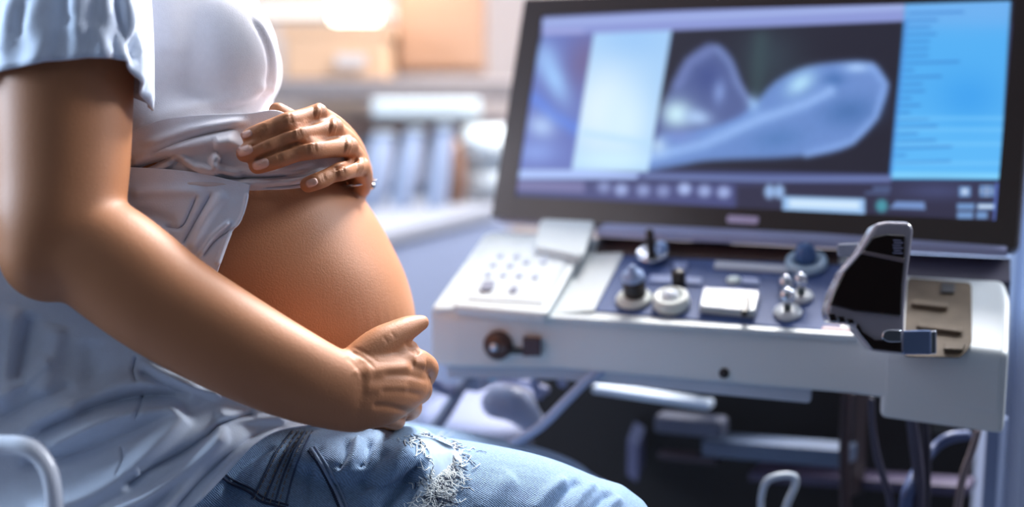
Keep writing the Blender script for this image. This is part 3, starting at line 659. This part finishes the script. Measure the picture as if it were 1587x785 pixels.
# torso rings: image height, front, back (as seen at 1 m), half width
tor = np.array([(-330, 175, 95, .055), (-250, 190, 85, .060), (-215, 230, 60, .115), (-160, 300, 45, .140), (-90, 345, 40, .128), (-20, 372, 45, .118), (50, 400, 50, .116), (100, 418, 52, .115), (140, 416, 54, .113),
                (178, 400, 56, .112), (215, 440, 56, .114), (250, 500, 54, .119), (285, 543, 52, .124), (330, 578, 48, .128), (380, 606, 42, .131), (430, 629, 34, .132), (480, 642, 22, .131), (520, 641, 12, .130),
                (560, 622, 0, .128), (600, 580, -10, .126), (640, 500, -20, .118), (690, 420, -20, .112), (760, 360, -20, .11), (820, 330, 0, .09)], float)
def torso_mesh(off=0., y0=-330, y1=820, seg=72, sub=5, hemslope=0.):
    a = cr(tor, sub); rings = []
    for y, xf, xb, hd in a:
        if y < y0-1 or y > y1+1: continue
        cx = (xf+xb)/2; rx = (xf-xb)/2/F+off; r = []
        for j in range(seg):
            q = 2*math.pi*j/seg; c, s = math.cos(q), math.sin(q); e = .92
            cc = abs(c)**e*(1 if c > 0 else -1); sc = abs(s)**e*(1 if s > 0 else -1)
            yy = y+(hemslope*max(0, (y-y0)/(y1-y0))*cc if hemslope else 0)
            r.append(P(cx, yy, 1.0)+RT*rx*cc+FW*(hd+off)*sc)
        rings.append(r)
    return ringmesh(rings)
def ball(px, py, D, rx, ry, rz):
    V, Fc = lathe((0, 0, 0), (0, 0, 1), [(math.sin(math.radians(a)), -math.cos(math.radians(a))) for a in range(0, 181, 12)], 24)
    c = P(px, py, D); return [c+RT*v.x*rx+FW*v.y*rz-DN*v.z*ry for v in V], Fc
breast = [ball(345, 92, .945, .042, .050, .042), ball(352, 92, 1.06, .040, .046, .045)]
hullme = remesh([torso_mesh()]+breast, .004, 8)
hull = bvh_of(hullme)
# near arm
arm = [ptube([(112, -170, .865, 100, .050), (104, -60, .845, 108, .050), (101, 60, .835, 105, .047), (100, 180, .83, 102, .045), (98, 280, .825, 98, .043), (90, 350, .82, 92, .041), (80, 392, .82, 78, .038)], seg=28),
       ptube([(98, 372, .82, 86, .038), (150, 392, .82, 90, .038), (200, 428, .82, 91, .037), (262, 474, .822, 87, .036), (370, 537, .826, 80, .033), (452, 578, .832, 72, .028), (518, 604, .842, 63, .023), (560, 612, .85, 60, .018)], seg=28),
       ptube([(130, 330, .825, 30, .02), (205, 372, .824, 27, .02), (268, 418, .824, 22, .02)], seg=16)]
# near hand: cups the belly from below, thumb along its side, fingers folding away underneath
hand = [ptube([(520, 606, .842, 60, .020), (560, 604, .85, 62, .019), (598, 600, .862, 58, .018), (625, 598, .875, 46, .017), (636, 598, .885, 34, .015)], seg=28),
        ptube([(550, 562, .852, 28, .013), (586, 534, .862, 27, .0125), (614, 517, .872, 22, .011), (636, 506, .882, 18, .0095), (651, 500, .889, 13, .008)], seg=20),
        ptube([(580, 556, .862, 26, .011), (612, 542, .872, 22, .010), (634, 540, .884, 14, .008)], seg=18),
        # index
        ptube([(612, 566, .868, 24, .012), (642, 560, .880, 22, .0115), (660, 562, .893, 15, .0092), (667, 572, .912, 14, .008), (655, 590, .945, 15, .0078), (628, 596, .965, 14, .0075)], seg=18),
        ptube([(608, 590, .868, 24, .012), (636, 590, .882, 22, .011), (652, 597, .900, 17, .0092), (654, 608, .922, 15, .0082), (640, 616, .95, 15, .0078), (616, 618, .972, 14, .0075)], seg=18),
        ptube([(598, 616, .866, 22, .011), (624, 620, .882, 20, .0105), (638, 627, .902, 16, .0088), (638, 636, .924, 14, .008), (622, 640, .95, 14, .0076), (600, 640, .97, 13, .0072)], seg=18),
        ptube([(580, 638, .862, 20, .010), (604, 644, .880, 18, .0092), (615, 650, .898, 14, .008), (612, 655, .918, 12, .0072), (596, 656, .94, 12, .0068), (578, 654, .955, 11, .0064)], seg=18)]
# far arm (behind the belly) and the far hand lying on top of it
TIP = [(384, 211, 408, 201, 446, 187, 494, 174), (377, 238, 413, 226, 460, 208, 518, 197), (399, 256, 434, 245, 483, 231, 541, 227), (477, 286, 501, 277, 527, 266, 560, 258)]
FD = [(.868, .869, .878, .905), (.866, .867, .878, .912), (.868, .870, .882, .922), (.886, .892, .905, .940)]
FR = [(11.5, 12.5, 13, 14.5), (14, 14.5, 14.5, 15.5), (14, 15, 16, 16), (12.5, 13.5, 14.5, 15)]
fing = []
for (x0, y0, x1, y1, x2, y2, x3, y3), d, r in zip(TIP, FD, FR):
    fing.append(ptube([(x0, y0, d[0]+.002, r[0]), ((x0*.55+x1*.45), (y0*.55+y1*.45), d[0], r[0]+.8), (x1, y1, d[1]-.0005, r[1]), ((x1+x2)/2, (y1+y2)/2-1, (d[1]+d[2])/2-.001, r[1]-.4), (x2, y2, d[2]-.003, r[2]+.6), ((x2+x3)/2, (y2+y3)/2, (d[2]+d[3])/2-.001, r[2]-.2), (x3, y3, d[3], r[3])], seg=22))
far = [ptube([(494, 178, .907, 15.5), (520, 200, .935, 20), (540, 230, .975, 24), (552, 262, 1.01, 24)], seg=20),
       ptube([(518, 202, .915, 16), (538, 224, .945, 20), (550, 250, .985, 23), (552, 272, 1.02, 24)], seg=20),
       ptube([(541, 231, .925, 16), (552, 248, .95, 18), (556, 268, .985, 21), (553, 282, 1.03, 24)], seg=20),
       ptube([(560, 262, .942, 15.5), (563, 272, .96, 16), (558, 286, .985, 19), (550, 292, 1.03, 22)], seg=20),
       ptube([(553, 262, 1.01, 24), (545, 285, 1.05, 27), (500, 320, 1.11, 34), (400, 370, 1.18, 44), (290, 400, 1.20, 52), (200, 380, 1.19, 56)], seg=24),
       ptube([(200, 385, 1.19, 58), (170, 250, 1.185, 60), (160, 60, 1.16, 66), (150, -120, 1.13, 74)], seg=24),
       ptube([(505, 215, .95, 16), (474, 202, .945, 18), (446, 184, .928, 17), (430, 172, .918, 14)], seg=18),
       ptube([(474, 222, .915, 17), (505, 236, .93, 20), (530, 255, .96, 22)], seg=18)]
# legs inside the jeans
legs = [ptube([(120, 850, .96, 110, .06), (330, 850, .955, 115, .06), (600, 842, .945, 125, .062), (800, 838, .935, 125, .06), (925, 850, .93, 98, .05)], seg=24),
        ptube([(925, 850, .93, 98, .05), (950, 960, .93, 90, .05), (930, 1150, .96, 84, .045), (905, 1500, 1.02, 55, .03)], seg=24),
        ptube([(120, 850, 1.07, 110, .06), (400, 840, 1.09, 115, .06), (700, 806, 1.11, 110, .06), (880, 826, 1.12, 96, .05)], seg=24),
        ptube([(880, 826, 1.12, 96, .05), (900, 940, 1.13, 84, .05), (880, 1120, 1.15, 78, .045), (860, 1380, 1.2, 50, .03)], seg=24)]
head = [ball(205, -455, 1.0, .078, .115, .072), ptube([(140, -330, 1.0, 60), (160, -390, 1.0, 52), (175, -430, 1.0, 52)], seg=20), ball(236, -395, 1.0, .045, .05, .045), ptube([(270, -445, 1.0, 16), (292, -418, 1.0, 12)], seg=12)]
bodyme = remesh([torso_mesh()]+breast+arm+hand+fing+far+legs+head, .0013, 5, .5)
def away_from_hands(X, Y, D):
    a = np.hypot(np.maximum(np.abs(X-475)-95, 0), np.maximum(np.abs(Y-230)-70, 0)); b = np.hypot(np.maximum(np.abs(X-610)-60, 0), np.maximum(np.abs(Y-575)-85, 0))
    return np.clip(np.minimum(a, b)/30, 0, 1)
relax(bodyme, away_from_hands, 110)
# creases on knuckles and wrist
cre = []
def creases(cx, cy, ang, n, ln, sp, depth=-.0007, wd=1.3):
    a = math.radians(ang); ux, uy = math.cos(a), math.sin(a); nx, ny = -uy, ux
    for k in range(n):
        o = (k-(n-1)/2)*sp; x, y = cx+nx*o, cy+ny*o; b = 1.5*(1 if o > 0 else -1)
        cre.append(([(x-ux*ln/2, y-uy*ln/2), (x-nx*b*.5, y-ny*b*.5), (x+ux*ln/2, y+uy*ln/2)], wd, depth, (.3, .3)))
for (x0, y0, x1, y1, x2, y2, x3, y3) in TIP:
    an = math.degrees(math.atan2(y0-y1, x0-x1))+90
    creases(x1, y1-2, an, 3, 17, 3.2, -.0007, 1.0); creases(x2, y2-2, math.degrees(math.atan2(y1-y3, x1-x3))+90, 5, 20, 3.4, -.0009, 1.0)
    cre.append(([(x3-6, y3-3), (x3+3, y3-2)], 9, .0022, (.1, .1)))
    cre.append(([(x2-4, y2-2), (x2+4, y2-3)], 9, .0006, (.1, .1)))
for A0, B0 in ((0, 1), (1, 2), (2, 3)):
    a_, b_2 = TIP[A0], TIP[B0]; w0 = .5
    cre.append(([((a_[k]+b_2[k])/2+(6 if k == 0 else 0), (a_[k+1]+b_2[k+1])/2+(1 if k == 0 else 0)) for k in (0, 2, 4, 6)] if B0 < 3 else [(520, 262), (545, 250), (556, 246)], 2.4, -.0032, (.02, .2)))
cre += [([(540, 543), (566, 556), (582, 574)], 2, -.0005), ([(545, 536), (568, 547), (588, 562)], 2, -.0004), ([(536, 552), (552, 568), (562, 588)], 3, -.0005), ([(550, 570), (562, 580), (578, 588)], 8, .0008),
        ([(594, 520), (602, 532)], 2, -.0003), ([(606, 513), (614, 525)], 2, -.0003),
        ([(625, 530), (640, 540), (650, 548)], 4, -.0015, (.3, .1)), ([(560, 575), (600, 572), (640, 566)], 9, .0015), ([(560, 600), (600, 602), (636, 602)], 9, .0010), 
        ([(590, 580), (630, 580), (668, 590)], 5, -.0010), ([(585, 606), (620, 606), (660, 614)], 5, -.0010), ([(575, 628), (605, 630), (645, 642)], 5, -.0010),
        ([(640, 562), (660, 566)], 8, .0015)]
displace(bodyme, cre)
body = link('body', bodyme, SKIN, PR)
bodyb = bvh_of(bodyme)
# nails
NA = [(382, 208, 9.5, 6, 0), (379, 233, 13.5, 8.5, 1), (404, 254, 13.5, 8.5, 2), (483, 283, 10, 6.5, 3)]
for (cx, cy, ra, rb, fi) in NA:
    T_ = TIP[fi]; a = math.atan2(T_[3]-T_[1], T_[2]-T_[0]); D0 = hit(bodyb, cx, cy, .86); V = []; Fc = []; n = 18; R_ = 4
    for k in range(R_+1):
        for j in range(n):
            q = 2*math.pi*j/n; c, s = math.cos(q), math.sin(q); c = abs(c)**.75*(1 if c > 0 else -1); s = abs(s)**.75*(1 if s > 0 else -1)
            x = cx+(math.cos(a)*ra*c-math.sin(a)*rb*s)*k/R_; y = cy+(math.sin(a)*ra*c+math.cos(a)*rb*s)*k/R_
            D = hit(bodyb, x, y, D0); D = D if abs(D-D0) < .008 else D0+.002
            V.append(P(x, y, D-.0009+(.0008 if k == R_ else 0)))
    for k in range(R_):
        for j in range(n): Fc.append((k*n+j, k*n+(j+1) % n, (k+1)*n+(j+1) % n, (k+1)*n+j))
    o = fin('fingernail', V, Fc, NAIL, body); s = o.modifiers.new('solid', 'SOLIDIFY'); s.thickness = .0006
# hair
HAIR = mat('hair_brown', (70, 46, 32), .5, var=(90, .3))
hm = remesh([ball(190, -470, 1.0, .088, .115, .082), ptube([(120, -470, 1.0, 70), (95, -360, 1.02, 60), (90, -250, 1.04, 40)], seg=18)], .004, 4)
link('hair', hm, HAIR, PR)
# ------------------------------------------------------------------ undershirt, rolled up over the chest
tk = remesh([torso_mesh(.007, -205, 268, hemslope=-22)]+[ball(338, 90, .945, .050, .060, .048), ball(352, 92, 1.06, .046, .052, .051)], .0026, 8)
relax(tk, lambda X, Y, D: np.ones(X.shape), 40)
tf = [([(190, 232), (230, 205), (290, 182), (350, 172), (395, 160), (425, 140)], 9, -.0045, (.05, .1)), ([(200, 212), (250, 182), (320, 164), (380, 154), (420, 128)], 14, .003, (.1, .1)),
      ([(395, 20), (420, 70), (426, 115), (416, 160)], 4, .0022), ([(385, 20), (410, 66), (417, 110), (405, 158)], 2.5, -.0015),
      ([(220, 0), (222, 60), (226, 130)], 8, .003), ([(240, -20), (262, 40), (268, 90)], 22, .0015)]
displace(tk, tf)
tank = link('tank_top', tk, TANK, PR)
tb = bvh_of(tk)
# bunched hem: long soft ropes of cloth swept together under the fingers
G = coons([(186, 212), (250, 186), (320, 178), (385, 176), (430, 172), (470, 196)], [(186, 292), (260, 290), (330, 292), (400, 294), (470, 290), (545, 268)], [(186, 212), (184, 250), (186, 292)], [(470, 196), (520, 225), (545, 268)], 190, 70)
bf_ = [([(196, 256), (250, 236), (310, 222), (372, 208)], 11, .006, (.1, .1)), ([(200, 276), (240, 252), (270, 246), (300, 254)], 7, -.006, (.05, .3)),
       ([(200, 268), (245, 262), (275, 244), (292, 252), (312, 264), (345, 270)], 5, .0065, (.1, .1)), ([(300, 254), (330, 262), (334, 248), (342, 246)], 3.5, .006), ([(338, 236), (330, 250), (340, 262), (380, 272)], 5, .007),
       ([(330, 226), (360, 222), (378, 234)], 9, .006), ([(200, 290), (280, 286), (360, 284), (440, 280), (520, 264)], 7, .007, (.05, .1)), ([(260, 270), (320, 278), (380, 277), (460, 272)], 4, -.005),
       ([(360, 262), (400, 268), (450, 266), (500, 256)], 4, .004), ([(220, 244), (300, 214), (370, 198)], 4, -.004), ([(215, 228), (300, 200), (390, 186)], 6, .004), ([(400, 290), (460, 285), (520, 270)], 2, -.003), ([(395, 281), (450, 277), (500, 266)], 2, -.003)]
fdb = []
sheet('rolled_hem', G, [(186, 250, .878), (300, 240, .874), (400, 240, .885), (480, 260, .902), (545, 268, .94)], bf_, TANK, PR, bvhs=(tb,), gap=.005, thick=.002)
# ------------------------------------------------------------------ jeans
pelvis = np.array([(612, 440, -50, .110), (640, 505, -60, .131), (670, 515, -70, .140), (720, 515, -80, .144), (790, 500, -85, .145), (870, 480, -80, .142), (940, 420, -60, .12)], float)
def pel():
    a = cr(pelvis, 4); rings = []
    for y, xf, xb, hd in a:
        cx = (xf+xb)/2; rx = (xf-xb)/2/F
        rings.append([P(cx, y, 1.0)+RT*rx*math.cos(q)+FW*hd*math.sin(q) for q in [2*math.pi*j/40 for j in range(40)]])
    return ringmesh(rings)
jl = [ptube([(300, 830, .95, 160, .078), (420, 838, .948, 172, .080), (560, 838, .945, 170, .078), (700, 846, .94, 165, .075), (820, 852, .935, 148, .068), (915, 862, .93, 122, .060)], seg=36),
      ptube([(905, 868, .93, 128, .060), (935, 960, .93, 112, .058), (930, 1150, .96, 100, .052), (905, 1540, 1.02, 85, .045)], seg=30),
      ptube([(300, 806, 1.05, 160, .078), (520, 802, 1.10, 158, .076), (700, 806, 1.12, 140, .070), (830, 822, 1.13, 126, .064), (890, 838, 1.13, 108, .056)], seg=30),
      ptube([(880, 838, 1.13, 110, .056), (900, 940, 1.13, 100, .055), (880, 1120, 1.15, 90, .05), (860, 1420, 1.2, 76, .045)], seg=26),
      ptube([(500, 700, .93, 36, .05), (560, 712, .925, 44, .05), (630, 704, .93, 42, .05), (650, 720, .935, 45, .05)], seg=20)]
jm = remesh([pel()]+jl, .0024, 8)
jf = [([(560, 785), (600, 735), (640, 690)], 12, .006), ([(592, 790), (630, 745), (660, 712)], 6, -.007, (.05, .2)), ([(556, 676), (552, 705), (536, 735)], 7, .006), ([(538, 676), (532, 705), (520, 730)], 5, -.007),
      ([(572, 676), (566, 708), (556, 726)], 6, -.006), ([(880, 740), (850, 762), (820, 800)], 8, .004), ([(900, 742), (872, 766), (845, 800)], 6, -.004), ([(925, 748), (900, 770), (880, 800)], 7, .004), ([(946, 760), (925, 780), (910, 800)], 5, -.004),
      ([(965, 770), (945, 786), (935, 800)], 6, .0035), ([(500, 685), (482, 720), (476, 790)], 5, -.003), ([(440, 680), (400, 740), (370, 800)], 14, .003), ([(340, 770), (380, 720), (430, 690)], 5, -.003),
      ([(800, 735), (770, 760), (745, 800)], 14, .0025), ([(600, 690), (575, 730), (560, 760)], 9, -.004), ([(650, 672), (690, 690), (716, 730)], 4, .002)]
displace(jm, jf)
def denim():
    m = mat('denim', (128, 162, 200), .8, var=(14, .18), sheen=.2); nt = m.node_tree; b = nt.nodes['Principled BSDF']
    tc = nt.nodes['Texture Coordinate']; mx = nt.nodes['Mix']
    wv = nt.nodes.new('ShaderNodeTexWave'); wv.inputs['Scale'].default_value = 260; wv.inputs['Distortion'].default_value = 3; wv.inputs['Detail'].default_value = 2; wv.bands_direction = 'DIAGONAL'
    nt.links.new(tc.outputs['Object'], wv.inputs['Vector'])
    n3 = nt.nodes.new('ShaderNodeTexNoise'); n3.inputs['Scale'].default_value = 600; nt.links.new(tc.outputs['Object'], n3.inputs['Vector'])
    m2 = nt.nodes.new('ShaderNodeMix'); m2.data_type = 'RGBA'; m2.blend_type = 'MULTIPLY'; m2.inputs['Factor'].default_value = .35
    nt.links.new(mx.outputs['Result'], m2.inputs['A']); nt.links.new(wv.outputs['Color'], m2.inputs['B'])
    m3 = nt.nodes.new('ShaderNodeMix'); m3.data_type = 'RGBA'; m3.blend_type = 'OVERLAY'; m3.inputs['Factor'].default_value = .45
    nt.links.new(m2.outputs['Result'], m3.inputs['A']); nt.links.new(n3.outputs['Fac'], m3.inputs['B']); nt.links.new(m3.outputs['Result'], b.inputs['Base Color'])
    bp = nt.nodes.new('ShaderNodeBump'); bp.inputs['Strength'].default_value = .35; bp.inputs['Distance'].default_value = .0008
    nt.links.new(wv.outputs['Fac'], bp.inputs['Height']); nt.links.new(bp.outputs['Normal'], b.inputs['Normal']); return m
DEN = denim()
jeans = link('jeans', jm, DEN, PR)
jb = bvh_of(jm)
def surf_tube(pts, rpx, m, name, parent, bv=jb, off=.0006, seg=8, sub=5, D0=.87):
    a = cr([list(p) for p in pts], sub); rows = []
    for x, y in a:
        D = hit(bv, x, y, D0); rows.append((x, y, D-off, rpx))
    return ptube(rows, seg=seg, sub=1)
THR = mat('stitch_tan', (120, 120, 120), .8); DSE = mat('seam_dark', (36, 48, 74), .85); FRAY = mat('frayed_cotton', (222, 232, 236), .9, var=(300, .1)); HOLE = mat('frayed_blue', (120, 158, 206), .9)
V_ = merge([surf_tube([(328, 722), (352, 745), (386, 762), (404, 776), (440, 786)], 2.2, DSE, '', None), surf_tube([(334, 718), (356, 740), (390, 757), (410, 771), (446, 782)], 1.6, DSE, '', None)])
fin('pocket_seam', *V_, DSE, jeans)
pk = merge([surf_tube([(390+k*11+e, 772+k*3), (410+k*9+e, 735), (428+k*8+e, 700), (452+k*6+e, 668)], 1.5, None, '', None) for k, e in ((0, 0), (1.6, 2), (2.9, 3), (4.0, 8))])
fin('side_seam', *pk, mat('seam_grey', (62, 82, 112), .85), jeans)
st = []
for k, e in ((.35, 0), (1.3, 2), (2.3, 3), (3.4, 4)):
    a = cr([[390+k*11+e, 772+k*3], [410+k*9+e, 735], [428+k*8+e, 700], [452+k*6+e, 668]], 9)
    for i in range(0, len(a)-1, 2): st.append(surf_tube([a[i], a[i+1]], 1.0, None, '', None, off=.0012, sub=1, seg=6))
fin('seam_stitching', *merge(st), THR, jeans)
fin('pocket_edge', *merge([surf_tube([(482, 695), (500, 722), (518, 756), (532, 790)], 3.2, None, '', None), surf_tube([(488, 692), (506, 719), (525, 753), (540, 790)], 1.8, None, '', None)]), mat('edge_grey', (128, 150, 180), .85), jeans)
st = []
a = cr([[478, 698], [495, 724], [512, 757], [526, 790]], 10)
for i in range(0, len(a)-1): st.append(surf_tube([a[i], (a[i][0]+5, a[i][1]+2)], 1.6, None, '', None, off=.001, sub=1, seg=6))
fin('pocket_stitching', *merge(st), DSE, jeans)
# frayed rip across the thigh
rr2 = random.Random(11); fr = []; hl = []
band = cr([[650, 676], [680, 690], [690, 720], [676, 755], [655, 795]], 10)
for k in range(800):
    i = rr2.randrange(len(band)-1); bx, by = band[i]; x = bx+rr2.gauss(2, 16); y = by+rr2.uniform(-8, 8); an = rr2.gauss(.5, .9); L_ = rr2.uniform(5, 18)
    p0 = (x, y); p1 = (x+math.cos(an)*L_*.5+rr2.gauss(0, 1.5), y+math.sin(an)*L_*.5+rr2.gauss(0, 1.5)); p2 = (x+math.cos(an)*L_, y+math.sin(an)*L_)
    if hit(jb, *p0) is None or hit(jb, *p2) is None: continue
    if abs(hit(jb, *p0)-hit(jb, *p2)) > .012: continue
    (fr if rr2.random() < .8 else hl).append(surf_tube([p0, p1, p2], rr2.uniform(.4, .85), None, '', None, off=.0014, sub=3, seg=5))
fo = fin('frayed_threads', *merge(fr), FRAY, jeans); fo['kind'] = 'stuff'
fo = fin('blue_threads', *merge(hl), DSE, jeans); fo['kind'] = 'stuff'
G = coons([(640, 672), (665, 676), (700, 690)], [(628, 792), (660, 796), (700, 794)], [(640, 672), (664, 700), (656, 740), (628, 792)], [(700, 690), (716, 715), (712, 750), (700, 794)], 26, 40)
sheet('ripped_patch', G, [(660, 700, 1.0), (690, 760, 1.0)], [], mat('washed_denim', (176, 200, 224), .9, var=(160, .3)), jeans, bvhs=(jb,), gap=.0008, thick=.0012)
# ------------------------------------------------------------------ open shirt
SH = fin('shirt', *merge([]), SHIRT, PR) if False else None
# lower part of the shirt spreading over the hip
G = coons([(-60, 390), (20, 405), (130, 445), (230, 495), (340, 560), (440, 618), (505, 655)], [(-60, 900), (40, 890), (120, 880), (190, 860), (250, 830), (292, 790)], [(-60, 390), (-60, 600), (-60, 900)], [(505, 655), (430, 668), (392, 690), (350, 735), (320, 765), (292, 790)], 230, 190)
sf = [([(-20, 700), (80, 640), (170, 600), (260, 592), (320, 618)], 16, .006), ([(60, 700), (150, 656), (200, 640), (290, 630)], 11, .007, (.1, .1)), ([(40, 676), (150, 630), (230, 612), (300, 616)], 10, -.008, (.1, .2)),
      ([(20, 725), (110, 704), (200, 672), (262, 648)], 11, -.006, (.1, .3)), ([(40, 800), (120, 775), (190, 735), (240, 690), (290, 634)], 16, .009, (.1, .06)), ([(215, 735), (200, 748), (230, 726), (290, 696), (350, 650)], 8, -.008, (.1, .2)),
      ([(120, 810), (210, 778), (262, 745), (310, 705), (352, 660)], 9, .007, (.1, .06)), ([(170, 830), (240, 790), (290, 745), (340, 690)], 8, -.005, (.1, .2)), ([(215, 830), (260, 780), (305, 726), (352, 670)], 9, .008, (.05, .08)), ([(260, 800), (310, 745), (360, 700), (420, 660)], 6, -.004),
      ([(290, 800), (330, 745), (375, 695), (440, 664)], 6, .003), ([(20, 470), (10, 560), (0, 640)], 16, .006), ([(50, 480), (34, 540), (24, 600)], 12, -.006), ([(90, 500), (80, 560), (60, 620)], 16, .005), ([(140, 520), (145, 590), (110, 640)], 20, -.004),
      ([(212, 548), (206, 575), (212, 592)], 3, -.003), ([(222, 604), (218, 628), (206, 650)], 3, -.003, (.2, .2)), ([(188, 690), (190, 715), (178, 740)], 3, -.002),
      ([(215, 556), (260, 580), (310, 602), (350, 614)], 7, .005), ([(212, 574), (255, 594), (300, 612)], 6, -.005), ([(400, 640), (345, 655), (312, 690)], 5, -.005, (.1, .3)), ([(450, 646), (390, 648), (330, 640)], 9, .004), ([(-20, 620), (40, 590), (80, 550)], 10, .005), ([(-20, 660), (60, 620), (120, 596)], 10, -.004)]
sf = [(f[0], f[1], f[2]*1.45)+tuple(f[3:]) for f in sf]
lower = sheet('shirt', G, [(-60, 420, .88), (0, 500, .865), (100, 520, .872), (200, 560, .874), (300, 600, .874), (400, 640, .878), (505, 655, .89), (-60, 700, .83), (100, 660, .84), (200, 700, .84), (300, 700, .846), (350, 700, .85), (60, 850, .815), (200, 830, .825), (290, 800, .836)], sf, SHIRT, PR, bvhs=(hull, jb), gap=.013, thick=.0016)
lower['label'] = 'pale blue cotton shirt hanging open over the hip'
SH = lower
# front flap below the rolled hem
G = coons([(180, 258), (260, 262), (320, 270), (388, 286)], [(188, 400), (240, 420), (290, 430), (336, 424)], [(180, 258), (184, 340), (188, 400)], [(388, 286), (380, 325), (372, 344), (358, 362), (336, 424)], 120, 90)
ff = [([(384, 300), (378, 328), (370, 346), (354, 364), (336, 410)], 2.5, .003, (.02, .02)), ([(330, 296), (305, 340), (280, 385)], 4, -.005), ([(350, 296), (322, 335), (290, 395)], 8, .004), ([(306, 300), (296, 325), (280, 352), (250, 350)], 3, -.004), ([(200, 300), (250, 296), (320, 296)], 8, .003),
      ([(360, 340), (330, 365), (305, 400)], 3, .004), ([(366, 352), (335, 372), (312, 400)], 2.5, -.003), ([(200, 330), (240, 335), (275, 350)], 10, -.003)]
sheet('front_flap', G, [(188, 340, .876), (260, 360, .874), (386, 300, .880)], ff, SHIRT, SH, bvhs=(hull,), gap=.007, thick=.0016)
# sleeve around the near upper arm
HEM = [(0, 222), (12, 160), (25, 118), (38, 98), (60, 90), (95, 92), (120, 100), (150, 118), (180, 142), (215, 140), (270, 130), (325, 150), (348, 176), (360, 222)]
rings = []; seg = 120
for k in range(34):
    t = k/33; r = []
    for j in range(seg):
        q = 360*j/seg; c, s = math.cos(math.radians(q)), math.sin(math.radians(q))
        hy = np.interp(q, [0, 20, 38, 55, 75, 100, 125, 150, 180, 230, 300, 340, 360], [172, 132, 96, 90, 89, 95, 108, 122, 140, 130, 125, 160, 172])
        hx = 104+(128 if c > 0 else 165)*c*(1-.12*math.exp(-((q-30)/14)**2))
        ty = -250; tx = 112+(112 if c > 0 else 150)*c
        x = tx*(1-t)+hx*t; y = ty*(1-t)+hy*t; dd = (.860*(1-t)+.838*t)-.062*(abs(s)**.75)*(1 if s > 0 else -1)
        wv = .0022*math.sin(q/360*2*math.pi*9+t*3)*t+.0016*math.sin(q/360*2*math.pi*17-t*5)*(.3+t)
        r.append(P(x, y, dd-wv*s)+RT*wv*c)
    rings.append(r)
V, Fc = ringmesh(rings, False); me = bpy.data.meshes.new('sleeve'); me.from_pydata([tuple(v) for v in V], [], Fc); me.update()
bm = bmesh.new(); bm.from_mesh(me); bmesh.ops.recalc_face_normals(bm, faces=bm.faces); bm.to_mesh(me); bm.free()
slf = [([(196, -10), (204, 40), (216, 90), (230, 160)], 6, .006, (.1, .02)), ([(178, -10), (186, 30), (200, 70), (214, 100)], 5, -.006), ([(162, -20), (166, 20), (176, 50), (188, 86)], 7, .005), ([(120, -20), (118, 20), (124, 60)], 8, .005), ([(100, -20), (102, 20), (110, 40)], 5, -.004),
       ([(60, -10), (52, 30), (44, 60)], 8, .005), ([(36, -10), (30, 30), (24, 66)], 6, -.004), ([(8, 60), (50, 44), (90, 34), (140, 30), (170, 44)], 1.6, -.0022, (.02, .02)), ([(8, 66), (50, 50), (90, 40), (140, 36), (172, 50)], 2.2, .0018, (.02, .02)), ([(150, 40), (156, 60), (170, 88)], 7, .004), ([(20, 0), (10, 40), (4, 90)], 7, .004), ([(80, 44), (70, 70), (60, 100)], 9, .003)]
displace(me, [(f[0], f[1], f[2]*.65)+tuple(f[3:]) for f in slf])
sl = link('sleeve', me, SHIRT, SH); s = sl.modifiers.new('solid', 'SOLIDIFY'); s.thickness = .0016; s.offset = 0
# upper shirt over the back and shoulder
V, Fc = torso_mesh(.012, -205, 400); 
def backhalf(V, Fc):
    keep = [i for i, f in enumerate(Fc) if len(f) == 4 and max(proj(V[k])[0] for k in f) < 175]
    used = sorted({k for i in keep for k in Fc[i]}); mp_ = {k: n for n, k in enumerate(used)}
    return [V[k] for k in used], [tuple(mp_[k] for k in Fc[i]) for i in keep]
o = fin('shirt_back', *backhalf(V, Fc), SHIRT, SH); s = o.modifiers.new('solid', 'SOLIDIFY'); s.thickness = .0016
# bracelet on the far wrist
br = []
for j in range(33):
    q = 2*math.pi*j/32; c0_ = P(556, 283, .985); ax1 = (P(580, 286, .985)-P(532, 292, .985))*.52; ax2 = FW*.032-DN*.004
    p = c0_+ax1*math.cos(q)+ax2*math.sin(q); br.append((*p, .0010))
bo = fin('bracelet', *tube(br, seg=8, sub=2, caps=False), CHROME, PR)
fin('charm', *lathe(P(577, 288, .975), (0, -1, 0), [(.0003, -.003), (.0025, -.002), (.003, 0), (.002, .0025), (.0003, .003)], 14), CHROME, bo)
# ------------------------------------------------------------------ chair
CH = thing('chair', (-.36, 1.0, 0), 'white framed chair the person sits on, its rounded armrest at the lower left corner', 'chair')
CW = mat('chair_white', (222, 228, 240), .25, coat=.5)
seat = bevel(fin('seat', *box((-.18, 1.0, .47), .46, .44, .05), mat('seat_grey', (120, 130, 160), .6), CH, False), .02)
for x in (-.38, .02):
    for y in (.80, 1.20): fin('leg', *tube([(x, y, .45, .014), (x, y, .012, .014)], seg=14), CW, CH)
bevel(fin('backrest', *box((-.47, 1.0, .72), .035, .42, .32), mat('back_grey', (96, 112, 150), .6), CH, False), .015)
for y in (.80, 1.20): fin('back_post', *tube([(-.40, y, .44, .013), (-.45, y, .6, .013), (-.48, y, .86, .013)], seg=14), CW, CH)
fin('armrest', *ptube([(-260, 700, .76, 15), (-120, 690, .76, 15), (-10, 688, .755, 15), (40, 692, .75, 15), (66, 712, .75, 14), (80, 745, .75, 13.5), (84, 800, .755, 13.5), (80, 900, .77, 13.5)], seg=18), CW, CH)
